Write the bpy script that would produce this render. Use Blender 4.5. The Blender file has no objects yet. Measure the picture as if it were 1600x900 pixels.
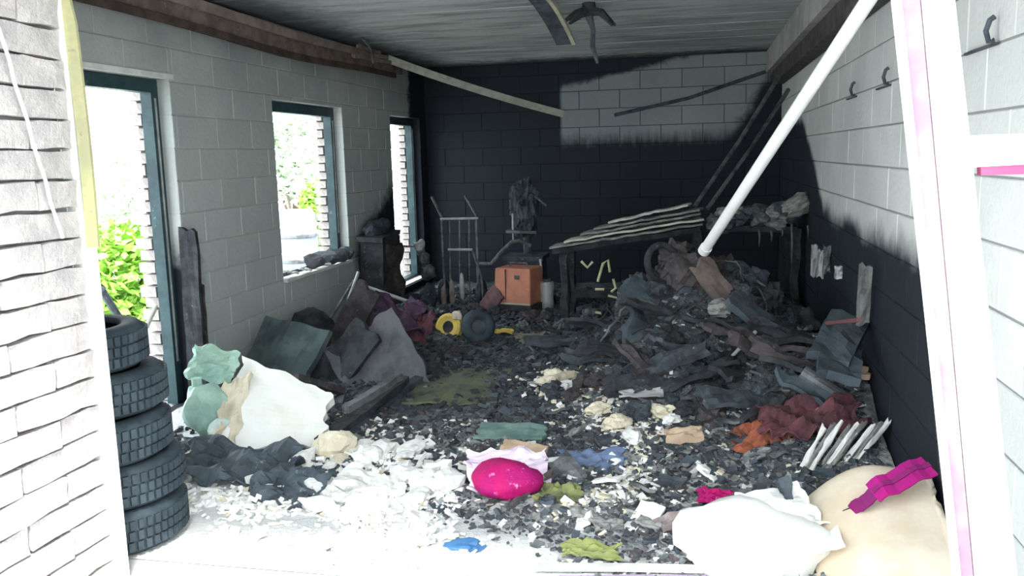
import bpy, bmesh, math, random
from mathutils import Vector, Matrix, Euler, noise
random.seed(7)
R = math.radians
S = bpy.context.scene
C = S.collection

# ------------------------------------------------------------------ camera
F = 1340.0
EYE = Vector((0, 0, 1.65))
yc = Vector((290, 214, -F)).normalized()            # world +Y seen in camera axes
zc = Vector((-230, 8400, F)).normalized()           # world +Z seen in camera axes
zc = (zc - yc * zc.dot(yc)).normalized()
xc = yc.cross(zc)
RT = Matrix((xc, yc, zc))                            # camera axes -> world
cam_d = bpy.data.cameras.new('camera'); cam = bpy.data.objects.new('camera', cam_d); C.objects.link(cam)
cam_d.lens = F / 1600 * 36; cam_d.sensor_width = 36; cam_d.clip_start = .02; cam_d.clip_end = 300
cam.matrix_world = Matrix.Translation(EYE) @ RT.to_4x4()
S.camera = cam
# ------------------------------------------------------------------ light
W = bpy.data.worlds.new('sky'); S.world = W; W.use_nodes = True
bg = W.node_tree.nodes['Background']; bg.inputs[0].default_value = (.86, .95, 1, 1); bg.inputs[1].default_value = 2.6
sun_d = bpy.data.lights.new('sun', 'SUN'); sun_d.energy = 5.5; sun_d.angle = R(12); sun_d.color = (1, .96, .9)
sun = bpy.data.objects.new('sun', sun_d); C.objects.link(sun)
sun.rotation_euler = Vector((-.27, .50, -1.0)).to_track_quat('-Z', 'Y').to_euler()
S.view_settings.view_transform = 'Standard'; S.view_settings.look = 'None'
S.view_settings.gamma = 1; S.view_settings.use_curve_mapping = False
S.view_settings.exposure = 1.3
try:
    S.cycles.max_bounces = 8; S.cycles.diffuse_bounces = 6
except Exception: pass

# ------------------------------------------------------------------ pixel -> place
def ray(px, py): return RT @ Vector((px - 800, 450 - py, -F))
def gz(px, py, z=0):
    d = ray(px, py); return EYE + d * ((z - EYE.z) / d.z)
def gy(px, py, y):
    d = ray(px, py); return EYE + d * (y / d.y)
def gx(px, py, x):
    d = ray(px, py); return EYE + d * (x / d.x)

# ------------------------------------------------------------------ mesh helpers
class MB:
    def __init__(s): s.v = []; s.f = []; s.m = []; s.smooth = False
    def add(s, vs, fs, mi=0):
        b = len(s.v); s.v += [tuple(v) for v in vs]
        for f in fs: s.f.append(tuple(i + b for i in f)); s.m.append(mi)
        return s
    def box(s, x0, x1, y0, y1, z0, z1, mi=0):
        return s.add([(x0,y0,z0),(x1,y0,z0),(x1,y1,z0),(x0,y1,z0),(x0,y0,z1),(x1,y0,z1),(x1,y1,z1),(x0,y1,z1)],
                     [(0,3,2,1),(4,5,6,7),(0,1,5,4),(1,2,6,5),(2,3,7,6),(3,0,4,7)], mi)
    def obox(s, c, sx, sy, sz, rot=(0,0,0), mi=0):
        m = Euler(rot).to_matrix(); c = Vector(c); vs = []
        for z in (-1, 1):
            for x, y in ((-1,-1),(1,-1),(1,1),(-1,1)): vs.append(c + m @ Vector((x*sx/2, y*sy/2, z*sz/2)))
        return s.add(vs, [(0,3,2,1),(4,5,6,7),(0,1,5,4),(1,2,6,5),(2,3,7,6),(3,0,4,7)], mi)
    def tube(s, pts, r, n=8, mi=0, cap=True):
        pts = [Vector(p) for p in pts]; rs = r if isinstance(r, (list, tuple)) else [r] * len(pts)
        vs = []; fs = []; up = Vector((0,0,1)); prev = None
        for i, p in enumerate(pts):
            t = (pts[min(i+1, len(pts)-1)] - pts[max(i-1, 0)]).normalized()
            if prev is None:
                a = t.cross(up if abs(t.z) < .9 else Vector((1,0,0))).normalized()
            else: a = (prev - t * prev.dot(t)).normalized()
            prev = a; b = t.cross(a)
            for k in range(n):
                th = 2*math.pi*k/n; vs.append(p + (a*math.cos(th) + b*math.sin(th)) * rs[i])
        for i in range(len(pts)-1):
            for k in range(n):
                fs.append((i*n+k, i*n+(k+1)%n, (i+1)*n+(k+1)%n, (i+1)*n+k))
        if cap: fs.append(tuple(range(n))[::-1]); fs.append(tuple((len(pts)-1)*n+k for k in range(n)))
        return s.add(vs, fs, mi)
    def lathe(s, prof, n=32, mi=0, c=(0,0,0), closed=False):
        vs = []; fs = []; m = len(prof)
        for k in range(n):
            th = 2*math.pi*k/n
            for r, z in prof: vs.append((c[0]+r*math.cos(th), c[1]+r*math.sin(th), c[2]+z))
        for k in range(n):
            for i in range(m if closed else m-1):
                j = (i+1) % m; k2 = (k+1) % n
                fs.append((k*m+i, k2*m+i, k2*m+j, k*m+j))
        return s.add(vs, fs, mi)
    def ribbon(s, pts, w, t, side=(1,0,0), mi=0):
        """flat bar of width w and thickness t following pts"""
        pts = [Vector(p) for p in pts]; sd = Vector(side).normalized(); vs = []; fs = []
        for i, p in enumerate(pts):
            tg = (pts[min(i+1, len(pts)-1)] - pts[max(i-1, 0)]).normalized()
            a = (sd - tg * sd.dot(tg)).normalized(); b = tg.cross(a)
            for u, q in ((-1,-1),(1,-1),(1,1),(-1,1)): vs.append(p + a*u*w/2 + b*q*t/2)
        n = len(pts)
        for i in range(n-1):
            for k in range(4): fs.append((i*4+k, i*4+(k+1)%4, (i+1)*4+(k+1)%4, (i+1)*4+k))
        fs.append((3,2,1,0)); fs.append(tuple((n-1)*4+k for k in range(4)))
        return s.add(vs, fs, mi)
    def grid(s, fn, nu, nv, t=.004, mi=0):
        """thick sheet: fn(u,v)->Vector, thickness t downwards along normal-ish z"""
        top = [fn(i/nu, j/nv) for j in range(nv+1) for i in range(nu+1)]
        N = len(top); ns = []
        for j in range(nv+1):
            for i in range(nu+1):
                a = top[j*(nu+1)+min(i+1,nu)] - top[j*(nu+1)+max(i-1,0)]
                b = top[min(j+1,nv)*(nu+1)+i] - top[max(j-1,0)*(nu+1)+i]
                n = a.cross(b); ns.append(n.normalized() if n.length > 1e-9 else Vector((0,0,1)))
        vs = top + [p - n*t for p, n in zip(top, ns)]; fs = []
        q = lambda i, j: j*(nu+1)+i
        for j in range(nv):
            for i in range(nu):
                fs.append((q(i,j), q(i+1,j), q(i+1,j+1), q(i,j+1)))
                fs.append((N+q(i,j), N+q(i,j+1), N+q(i+1,j+1), N+q(i+1,j)))
        for i in range(nu):
            fs.append((q(i+1,0), q(i,0), N+q(i,0), N+q(i+1,0))); fs.append((q(i,nv), q(i+1,nv), N+q(i+1,nv), N+q(i,nv)))
        for j in range(nv):
            fs.append((q(0,j), q(0,j+1), N+q(0,j+1), N+q(0,j))); fs.append((q(nu,j+1), q(nu,j), N+q(nu,j), N+q(nu,j+1)))
        return s.add(vs, fs, mi)
    def mesh(s, name, mats):
        me = bpy.data.meshes.new(name); me.from_pydata(s.v, [], s.f)
        for m in (mats if isinstance(mats, (list, tuple)) else [mats]): me.materials.append(m)
        me.polygons.foreach_set('material_index', s.m)
        if s.smooth: me.polygons.foreach_set('use_smooth', [True]*len(s.f))
        me.update(); return me
    def build(s, name, mats, parent=None, loc=(0,0,0), rot=(0,0,0)):
        return put(name, s.mesh(name, mats), parent, loc, rot)
def put(name, me, parent=None, loc=(0,0,0), rot=(0,0,0), scale=(1,1,1)):
    o = bpy.data.objects.new(name, me); C.objects.link(o)
    o.location = loc; o.rotation_euler = rot; o.scale = scale
    if parent: o.parent = parent
    return o
def tag(o, label, cat, group=None, kind=None):
    o['label'] = label; o['category'] = cat
    if group: o['group'] = group
    if kind: o['kind'] = kind
    return o
def thing(name, label, cat, loc=(0,0,0), rot=(0,0,0), group=None):
    o = bpy.data.objects.new(name, None); C.objects.link(o); o.location = loc; o.rotation_euler = rot
    o.empty_display_size = .1
    return tag(o, label, cat, group)
def struct(o): o['kind'] = 'structure'; return o
def nz(p, sc=1, seed=0): return noise.noise(Vector((p[0]*sc+seed*7.3, p[1]*sc-seed*3.1, p[2]*sc+seed*1.7)))

# ------------------------------------------------------------------ materials
def newmat(name):
    m = bpy.data.materials.new(name); m.use_nodes = True
    nt = m.node_tree; return m, nt, nt.nodes['Principled BSDF']
def lnk(nt, a, b): nt.links.new(a, b)
def node(nt, t, **k):
    n = nt.nodes.new(t)
    for a, b in k.items(): setattr(n, a, b)
    return n
def mth(nt, op, a, b=None, c=None, clamp=False):
    n = node(nt, 'ShaderNodeMath', operation=op, use_clamp=clamp)
    for i, v in enumerate((a, b, c)):
        if v is None: continue
        if isinstance(v, (int, float)): n.inputs[i].default_value = v
        else: lnk(nt, v, n.inputs[i])
    return n.outputs[0]
def smooth(nt, x, a, b):
    n = node(nt, 'ShaderNodeMapRange', interpolation_type='SMOOTHSTEP'); n.clamp = True
    lnk(nt, x, n.inputs[0]); n.inputs[1].default_value = a; n.inputs[2].default_value = b
    return n.outputs[0]
def mixc(nt, f, a, b):
    n = node(nt, 'ShaderNodeMix', data_type='RGBA')
    for i, v in ((0, f), (6, a), (7, b)):
        if isinstance(v, tuple): n.inputs[i].default_value = v + (1,) if len(v) == 3 else v
        elif isinstance(v, (int, float)): n.inputs[i].default_value = v
        else: lnk(nt, v, n.inputs[i])
    return n.outputs[2]
def nois(nt, scale, detail=4, rough=.6, vec=None, stretch=None):
    n = node(nt, 'ShaderNodeTexNoise'); n.inputs['Scale'].default_value = scale
    n.inputs['Detail'].default_value = detail; n.inputs['Roughness'].default_value = rough
    if vec is not None:
        if stretch:
            mp = node(nt, 'ShaderNodeMapping'); mp.inputs['Scale'].default_value = stretch
            lnk(nt, vec, mp.inputs[0]); vec = mp.outputs[0]
        lnk(nt, vec, n.inputs['Vector'])
    return n.outputs['Fac']
def bump(nt, b, h, s, d=.01):
    n = node(nt, 'ShaderNodeBump'); n.inputs['Strength'].default_value = s; n.inputs['Distance'].default_value = d
    lnk(nt, h, n.inputs['Height']); lnk(nt, n.outputs[0], b.inputs['Normal'])
MATS = {}
def mat(name, c1, c2=None, scale=6, rough=.85, bs=.3, spots=None, metal=0, coat=None, stretch=None, lo=.38, hi=.62, spot_at=.62, spot_scale=None, emit=None, trans=0):
    """two-tone noise material; spots=(colour) adds a third burnt/ash tone"""
    if name in MATS: return MATS[name]
    m, nt, b = newmat(name); tc = node(nt, 'ShaderNodeTexCoord').outputs['Object']
    c2 = c2 or tuple(v*.75 for v in c1)
    f = smooth(nt, nois(nt, scale, 5, .65, tc, stretch), lo, hi)
    col = mixc(nt, f, c1, c2)
    if spots:
        g = smooth(nt, nois(nt, spot_scale or scale*2.3, 6, .7, tc), spot_at, spot_at+.08)
        col = mixc(nt, g, col, spots)
    lnk(nt, col, b.inputs['Base Color']); b.inputs['Roughness'].default_value = rough; b.inputs['Metallic'].default_value = metal
    b.inputs['Specular IOR Level'].default_value = .3
    if bs: bump(nt, b, nois(nt, scale*4, 5, .7, tc, stretch), bs)
    MATS[name] = m; return m
SOOT = (.020, .024, .032)
def wallmat(name, base, base2, soot_fn, grain=1.0, light_low=None):
    m, nt, b = newmat(name)
    geo = node(nt, 'ShaderNodeNewGeometry').outputs['Position']
    sep = node(nt, 'ShaderNodeSeparateXYZ'); lnk(nt, geo, sep.inputs[0]); X, Y, Z = sep.outputs
    oi = node(nt, 'ShaderNodeObjectInfo').outputs['Random']
    n1 = nois(nt, 1.1, 4, .6, geo); n2 = nois(nt, 5, 6, .7, geo); n3 = nois(nt, 40, 3, .6, geo)
    col = mixc(nt, smooth(nt, n1, .35, .65), base, base2)
    col = mixc(nt, mth(nt, 'MULTIPLY', oi, .22), col, tuple(v*.6 for v in base))
    col = mixc(nt, mth(nt, 'MULTIPLY', smooth(nt, n3, .45, .7), .15), col, tuple(v*.6 for v in base))
    s = soot_fn(nt, X, Y, Z, n1, n2, geo)
    col = mixc(nt, s, col, SOOT)
    lnk(nt, col, b.inputs['Base Color']); b.inputs['Roughness'].default_value = .93; b.inputs['Specular IOR Level'].default_value = .15
    bump(nt, b, n3, .35 * grain, .01)
    return m
def add_(nt, *a):
    r = a[0]
    for x in a[1:]: r = mth(nt, 'ADD', r, x)
    return r
def amp(nt, n, k): return mth(nt, 'MULTIPLY', mth(nt, 'SUBTRACT', n, .5), k)

XL, XR, YB, YF, ZC = -3.44, .97, 10.8, 2.95, 2.79

def soot_left(nt, X, Y, Z, n1, n2, geo):
    yy = add_(nt, Y, amp(nt, n2, .5))
    a = smooth(nt, yy, 10.0, 10.25)
    zz = add_(nt, Z, amp(nt, n2, .5), mth(nt, 'MULTIPLY', Y, -.45))       # dark wedge rising to the back
    b_ = mth(nt, 'MULTIPLY', smooth(nt, mth(nt, 'MULTIPLY', zz, -1), 2.75, 3.05), smooth(nt, yy, 8.1, 8.5))
    # scorched strip next to the door jamb
    c = mth(nt, 'MULTIPLY', smooth(nt, mth(nt, 'MULTIPLY', add_(nt, Z, amp(nt, n2, .5)), -1), -1.25, -.9),
            mth(nt, 'MULTIPLY', smooth(nt, mth(nt, 'MULTIPLY', yy, -1), -5.45, -5.30), smooth(nt, Y, 5.0, 5.1)))
    d = mth(nt, 'MULTIPLY', smooth(nt, add_(nt, Z, amp(nt, n1, .6)), 2.0, 2.95), .5)
    return mth(nt, 'MAXIMUM', mth(nt, 'MAXIMUM', a, b_), mth(nt, 'MAXIMUM', c, d))
def soot_right(nt, X, Y, Z, n1, n2, geo):
    zz = add_(nt, Z, amp(nt, n2, .10), amp(nt, n1, .45)); yy = add_(nt, Y, amp(nt, n2, .15), amp(nt, n1, .5))
    a = mth(nt, 'MULTIPLY', smooth(nt, mth(nt, 'MULTIPLY', zz, -1), -1.26, -1.08), smooth(nt, add_(nt, yy, mth(nt, 'MULTIPLY', Z, -.6)), 3.22, 3.42))
    t = mth(nt, 'SUBTRACT', yy, mth(nt, 'MULTIPLY', Z, 2.08))
    b_ = mth(nt, 'MULTIPLY', smooth(nt, t, 4.5, 4.8), smooth(nt, mth(nt, 'MULTIPLY', zz, -1), -1.98, -1.85))
    d = mth(nt, 'MULTIPLY', smooth(nt, Z, 2.2, 2.8), .3)
    return mth(nt, 'MAXIMUM', mth(nt, 'MAXIMUM', a, b_), d)
def soot_back(nt, X, Y, Z, n1, n2, geo):
    xx = add_(nt, X, amp(nt, n2, .25)); st = nois(nt, 6, 4, .7, geo, (3.0, 1, .25))
    zz = add_(nt, Z, amp(nt, n2, .16), amp(nt, st, .2))
    l = smooth(nt, X, -1.70, -1.64)
    lo = smooth(nt, zz, 1.72, 1.95)
    hi = smooth(nt, mth(nt, 'SUBTRACT', mth(nt, 'MULTIPLY', xx, .2), add_(nt, Z, amp(nt, n2, .2))), -2.84, -2.76)
    r = smooth(nt, mth(nt, 'SUBTRACT', mth(nt, 'MULTIPLY', Z, .6), xx), .62, .78)
    clean = mth(nt, 'MULTIPLY', mth(nt, 'MULTIPLY', l, lo), mth(nt, 'MULTIPLY', hi, r))
    return mth(nt, 'MULTIPLY', mth(nt, 'SUBTRACT', 1.0, clean), .975)
def soot_ceil(nt, X, Y, Z, n1, n2, geo):
    st = nois(nt, 2.2, 5, .7, geo, (.5, 2.6, 1))
    a = mth(nt, 'MULTIPLY', smooth(nt, st, .45, .66), .5)
    b_ = smooth(nt, add_(nt, Y, amp(nt, n2, .9)), 9.9, 10.7)
    c = mth(nt, 'MULTIPLY', smooth(nt, mth(nt, 'MULTIPLY', add_(nt, X, amp(nt, n2, .8)), -1), 2.6, 3.3), .85)
    return mth(nt, 'MULTIPLY', mth(nt, 'MAXIMUM', a, mth(nt, 'MAXIMUM', b_, c)), .93)
def soot_floor(nt, X, Y, Z, n1, n2, geo):
    return mth(nt, 'MULTIPLY', smooth(nt, add_(nt, Y, amp(nt, n2, 1.6)), 3.9, 4.9), .97)
M_LEFT = wallmat('block_left', (.55, .57, .55), (.47, .51, .49), soot_left)
M_RIGHT = wallmat('block_right', (.62, .63, .62), (.52, .54, .53), soot_right)
M_BACK = wallmat('block_back', (.31, .33, .34), (.25, .275, .29), soot_back)
M_CEIL = wallmat('ceiling_boards', (.50, .53, .53), (.40, .43, .44), soot_ceil)
M_FLOOR = wallmat('concrete_floor', (.56, .56, .55), (.48, .49, .49), soot_floor)
def none(nt, X, Y, Z, n1, n2, geo): return mth(nt, 'MULTIPLY', n1, .02)
M_OUT = wallmat('yard_paving', (.60, .61, .60), (.52, .54, .53), none)
J_L = wallmat('mortar_left', (.50,.53,.50), (.42,.46,.44), soot_left)
J_R = wallmat('mortar_right', (.30,.30,.30), (.24,.25,.25), soot_right)
J_B = wallmat('mortar_back', (.12,.13,.14), (.09,.10,.11), soot_back)
M_JOINT = mat('mortar', (.20, .20, .20), (.12, .12, .12), 8)
M_JOINTL = mat('mortar_pale', (.36, .36, .35), (.28, .28, .28), 8)
M_STONE = mat('split_brick', (.50, .46, .45), (.40, .37, .37), 9, .9, 1.0, spots=(.36, .33, .33))
M_BRICK = mat('outer_brick', (.52, .47, .45), (.34, .31, .30), 10, .9, .6)
M_FRAME = mat('teal_frame', (.035, .075, .085), (.02, .045, .055), 6, .45, .1, spots=(.10, .16, .17))
M_WHITE = mat('white_paint', (.86, .87, .86), (.80, .81, .81), 5, .45, .05)
M_PINK = mat('pale_pink', (.46, .30, .37), (.40, .20, .30), 5, .5, .05)
M_RED = mat('pink_red', (.52, .07, .17), (.45, .09, .18), 6, .5, .05)
M_YEL = mat('yellow_trim', (.40, .38, .20), (.30, .29, .17), 5, .6, .2, spots=(.20, .19, .14))
M_CHAR = mat('char', (.024, .026, .030), (.050, .052, .058), 9, .8, .8, spots=(.13, .13, .135))
M_CHAR2 = mat('char_slate', (.075, .09, .105), (.035, .042, .052), 7, .75, .7, spots=(.22, .24, .25))
M_CHARB = mat('char_brown', (.095, .080, .082), (.048, .042, .045), 8, .85, .8, spots=(.24, .20, .19))
M_ASH = mat('ash_wood', (.34, .34, .32), (.15, .15, .15), 8, .95, .6, spots=(.55, .53, .5), stretch=(1, 1, 5))
M_GREY = mat('scorched_steel', (.17, .18, .185), (.07, .075, .08), 8, .55, .3, spots=(.30, .31, .31), metal=.3)
M_PALE = mat('pale_steel', (.55, .56, .55), (.38, .39, .39), 6, .5, .2, metal=.2)
M_PLAST = mat('white_plaster', (.84, .83, .80), (.70, .69, .66), 5, .95, .5, spots=(.42, .41, .40), spot_at=.68)
M_CREAM = mat('cream_foam', (.78, .70, .54), (.62, .55, .42), 7, .95, .6, spots=(.34, .29, .22))
M_SHEET = mat('white_sheet', (.90, .90, .86), (.84, .82, .76), 3, .8, .2, spots=(.60, .48, .30), spot_at=.70)
M_MINT = mat('mint_plastic', (.42, .60, .50), (.30, .47, .40), 4, .4, .2, spots=(.62, .74, .68))
M_RUB = mat('rubber', (.050, .070, .085), (.030, .042, .055), 9, .7, .2)
M_MAG = mat('magenta_cloth', (.46, .003, .12), (.34, .003, .13), 9, .7, .8, spots=(.75, .22, .40), spot_at=.60)
M_VIO = mat('magenta_webbing', (.22, .004, .11), (.15, .008, .09), 5, .7, .3)
M_STRAP = mat('magenta_band', (.36, .003, .15), (.26, .003, .13), 5, .8, .3)
M_ORANGE = mat('orange_metal', (.60, .25, .16), (.50, .20, .14), 4, .55, .15, spots=(.40, .16, .11))
M_REDC = mat('red_cloth', (.13, .045, .055), (.07, .03, .038), 6, .9, .5, spots=(.20, .08, .08))
M_RUST = mat('rust_orange', (.36, .11, .06), (.18, .06, .04), 7, .9, .4)
M_TAN = mat('tan_board', (.66, .48, .33), (.50, .36, .26), 5, .9, .3, spots=(.25, .19, .15))
M_BLUE = mat('blue_plastic', (.06, .17, .34), (.04, .12, .26), 6, .5, .2)
M_OLIVE = mat('olive_cloth', (.22, .23, .09), (.12, .13, .06), 7, .9, .4)
M_YELLOW = mat('yellow_plastic', (.76, .56, .10), (.6, .42, .10), 7, .6, .2, spots=(.8, .75, .55))
M_PYEL = mat('pale_yellow_rod', (.66, .64, .42), (.48, .46, .28), 7, .7, .2)
M_PURP = mat('purple_cloth', (.12, .065, .12), (.06, .04, .065), 7, .9, .5, spots=(.25, .14, .16))
M_SLATE = mat('slate_tarp', (.075, .095, .115), (.042, .054, .066), 5, .6, .5, spots=(.17, .195, .21))
M_TEALB = mat('teal_grey', (.09, .12, .12), (.05, .07, .075), 5, .8, .4)
M_BROWNB = mat('brown_fascia', (.26, .20, .17), (.16, .12, .11), 6, .85, .4, spots=(.36, .33, .30))
M_PALEW = mat('pale_batten', (.62, .60, .52), (.46, .44, .38), 6, .85, .3)
M_LEAF = mat('leaf_green', (.42, .66, .14), (.28, .52, .08), 9, .6, 0)
M_LEAF2 = mat('leaf_pale', (.72, .80, .66), (.60, .70, .56), 5, .7, 0)
M_BARK = mat('bark', (.2, .16, .12), None, 9)
M_PVC = mat('white_pvc', (.90, .91, .89), (.84, .85, .83), 6, .4, .03)
M_SACK = mat('white_sack', (.88, .87, .84), (.80, .79, .76), 4, .8, .4, spots=(.5, .49, .47), spot_at=.7)
M_CARTON = mat('cream_cardboard', (.56, .46, .34), (.66, .58, .48), 2.5, .85, .15)

# ------------------------------------------------------------------ the setting
struct(MB().box(-40, 40, -30, 60, -.08, -.012).build('ground', M_OUT))
struct(MB().box(XL-.1, XR+.1, 2.1, YB+.1, -.06, 0).build('floor', M_FLOOR))
BL, BH, JT = .5, .22, .008

def block_wall(name, mats, joint, axis, face, sign, a0, a1, z1, holes, thick, inner=None, tooth=0):
    """wall of single blocks. axis 'y': face at x=face, looking towards sign*x ; axis 'x': face at y=face"""
    core = MB(); rec = .006
    f0, f1 = (face - sign*rec, face - sign*thick); lo, hi = min(f0, f1), max(f0, f1)
    spans = [(a0, a1)]
    def cbox(p0, p1, q0, q1):
        if p1 - p0 < 1e-4 or q1 - q0 < 1e-4: return
        if axis == 'y': core.box(lo, hi, p0, p1, q0, q1)
        else: core.box(p0, p1, lo, hi, q0, q1)
    e = .006; last = a0
    for h in sorted(holes):
        cbox(last, h[0]-e, 0, z1); cbox(h[0]-e, h[1]+e, 0, h[2]-e); cbox(h[0]-e, h[1]+e, h[3]+e, z1); last = h[1]+e
    cbox(last, a1, 0, z1)
    w = struct(core.build(name, joint))
    full = None; z = 0.0; r = 0
    while z < z1 - .01:
        zt = min(z + BH, z1); a = a0 - (BL/2 if r % 2 else 0)
        while a < a1 - .01:
            segs = [(max(a, a0), min(a + BL, a1), z, zt)]
            for h in holes:
                nseg = []
                for s_ in segs:
                    p0, p1, q0, q1 = s_
                    if p1 <= h[0] or p0 >= h[1] or q1 <= h[2] or q0 >= h[3]: nseg.append(s_); continue
                    if p0 < h[0]: nseg.append((p0, h[0], q0, q1))
                    if p1 > h[1]: nseg.append((h[1], p1, q0, q1))
                    m0, m1 = max(p0, h[0]), min(p1, h[1])
                    if q0 < h[2]: nseg.append((m0, m1, q0, h[2]))
                    if q1 > h[3]: nseg.append((m0, m1, h[3], q1))
                segs = nseg
            for p0, p1, q0, q1 in segs:
                if p1-p0 < .03 or q1-q0 < .03: continue
                dx, dz = (p1-p0-JT)/2, (q1-q0-JT)/2; off = random.uniform(-.002, .002)
                isfull = abs(p1-p0-BL) < 1e-4 and abs(q1-q0-BH) < 1e-4
                if isfull and full: me = full
                else:
                    g = MB(); c = .004; T = thick - .002
                    # chamfered slab: outer face inset by c
                    def V(u, v, d):
                        return (-sign*d, u, v) if axis == 'y' else (u, -sign*d, v)
                    vs = [V(-dx+c,-dz+c,0),V(dx-c,-dz+c,0),V(dx-c,dz-c,0),V(-dx+c,dz-c,0),
                          V(-dx,-dz,c),V(dx,-dz,c),V(dx,dz,c),V(-dx,dz,c),
                          V(-dx,-dz,T),V(dx,-dz,T),V(dx,dz,T),V(-dx,dz,T)]
                    fs = [(0,1,2,3)] + [(k, 4+k, 4+(k+1)%4, (k+1)%4) for k in range(4)] + [(4+k, 8+k, 8+(k+1)%4, 4+(k+1)%4) for k in range(4)] + [(11,10,9,8)]
                    g.add(vs, fs); me = g.mesh('block', mats)
                    if isfull: full = me
                ca, cz = (p0+p1)/2, (q0+q1)/2
                put('block', me, w, (face+sign*off, ca, cz) if axis == 'y' else (ca, face+sign*off, cz))
            a += BL
        z = zt; r += 1
    return w
DOOR = (4.05, 5.24, 0, 2.21); WIN2 = (6.67, 8.10, .63, 2.16); WIN3 = (9.48, 10.55, .12, 2.14)
wl = block_wall('wall_left', M_LEFT, J_L, 'y', XL, 1, 2.79, YB+.2, ZC+.01, [DOOR, WIN2, WIN3], .19)
wr = block_wall('wall_right', M_RIGHT, J_R, 'y', XR, -1, 1.3, YB+.2, ZC+.01, [], .2)
wb = block_wall('wall_back', M_BACK, J_B, 'x', YB, -1, XL, XR, ZC, [], .2)

# outer brick leaf of the left wall: plain beyond the openings, single bricks at the jambs
xo0, xo1 = XL-.19-.13, XL-.20
g = MB(); last = 2.79
for h in (DOOR, WIN2, WIN3):
    g.box(xo0+.005, xo1, last, h[0]-.03, 0, ZC); g.box(xo0+.005, xo1, h[0]-.03, h[1]+.08, h[3]+.02, ZC)
    if h[2] > .1: g.box(xo0+.005, xo1, h[0]-.03, h[1]+.08, 0, h[2]-.02)
    last = h[1]+.08
g.box(xo0+.005, xo1, last, YB+.2, 0, ZC)
outer = struct(g.build('wall_left_outer', M_JOINT))
bm_ = MB().box(-.06, .06, -.11, .11, -.034, .034).mesh('brick', M_BRICK)
for h in (DOOR, WIN2, WIN3):
    z = h[2]+.04; k = 0
    while z < h[3]:
        put('brick', bm_, outer, (XL-.26+random.uniform(-.004,.004), h[1]+.11+(-.045 if k%2 else -.005)+random.uniform(-.008,.008), z), (random.uniform(-.02,.02),0,0))
        z += .083; k += 1
# ceiling boards
cl = struct(MB().box(XL-.3, XR+.2, YF-.2, YB+.2, ZC+.012, ZC+.12).build('ceiling', M_JOINT))
y = YF - .2; k = 0; me = MB().box(XL+.005, XR-.005, -.237, .237, 0, .011).mesh('ceiling_board', M_CEIL)
while y < YB - .05:
    put('ceiling_board', me, cl, (0, min(y+.25, YB-.25), ZC+random.uniform(-.006,.0)), (0, random.uniform(-.001,.001), 0)); y += .5
# front: brick pier at the left of the gateway, lintel above
XP = -2.27
fw = struct(MB().box(XL-.3, XP-.03, 2.0, 2.79, 0, 3).box(XP-.03, XR+.2, 2.42, 2.79, 2.5, 3).build('wall_front', M_JOINTL))
struct(MB().box(XL-.4, XR-.01, 1.85, 2.42, 2.52, 2.64).build('shading_eave', M_WHITE))  # unseen eave, added to shade the upper part of the pier
def rough_brick(lx, ly, lz, seed):
    bm = bmesh.new(); bmesh.ops.create_cube(bm, size=1)
    bmesh.ops.subdivide_edges(bm, edges=bm.edges, cuts=3, use_grid_fill=True)
    for v in bm.verts:
        v.co = Vector((v.co.x*lx, v.co.y*ly, v.co.z*lz))
        edge = sum(1 for a, b in zip(v.co, (lx, ly, lz)) if abs(abs(a)-b/2) < 1e-4)
        n = noise.noise_vector(v.co*14 + Vector((seed*9.1, seed*4.7, 0)))
        v.co += n*.010
        if edge >= 2: v.co *= .975
    me = bpy.data.meshes.new('brick'); bm.to_mesh(me); bm.free(); me.materials.append(M_STONE)
    return me
rb = [rough_brick(.10, .396, .098, i) for i in range(5)]; rh = [rough_brick(.10, .196, .098, i+8) for i in range(3)]
z = .055; k = 0
while z < 2.75:
    ys = [2.79-.20, 2.79-.60] if k % 2 else [2.79-.10, 2.79-.40, 2.79-.80]
    for i, yy in enumerate(ys):
        half = (k % 2 == 0 and i == 0)
        me = random.choice(rh if half else rb)
        put('brick', me, fw, (XP-.03+random.uniform(-.006,.006), yy, z), (random.uniform(-.02,.02), 0, random.choice((0, math.pi))))
    z += .107; k += 1
# extra bricks for the courses on the side face nearer the camera are out of view

# window / door frames in the left wall
def frame(h, idx, sill):
    o = thing('tmp', '', '') ; C.objects.unlink(o); bpy.data.objects.remove(o)
    root = bpy.data.objects.new(('door_%d' if idx == 1 else 'window_%d') % idx, None); C.objects.link(root); struct(root)
    x0, x1 = XL-.17, XL-.09; w = .075; y0, y1, z0, z1 = h
    MB().box(x0, x1, y0, y0+w, z0, z1).build('frame_post', M_FRAME, root)
    p = MB().box(x0, x1, y1-w, y1, z0, z1).build('frame_post', M_FRAME, root)
    MB().box(x1, x1+.006, y1-w*.62, y1-w*.42, z0+.3, z1-.12).build('seal_strip', M_PALE, p)
    MB().box(x0, x1, y0+w, y1-w, z1-.085, z1).build('frame_head', M_FRAME, root)
    if sill:
        MB().box(x0, x1, y0+w, y1-w, z0, z0+.06).build('frame_sill', M_FRAME, root)
        MB().box(XL-.09, XL+.03, y0+.002, y1-.002, z0+.002, z0+.03).build('sill_board', M_PLAST, root)
    return root
frame(DOOR, 1, False); frame(WIN2, 2, True); frame(WIN3, 3, True)

# plaster band above the door
struct(MB().box(XL+.003, XL+.014, 4.05, 5.28, 2.21, 2.245).build('trim_1', M_PLAST))

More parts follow.
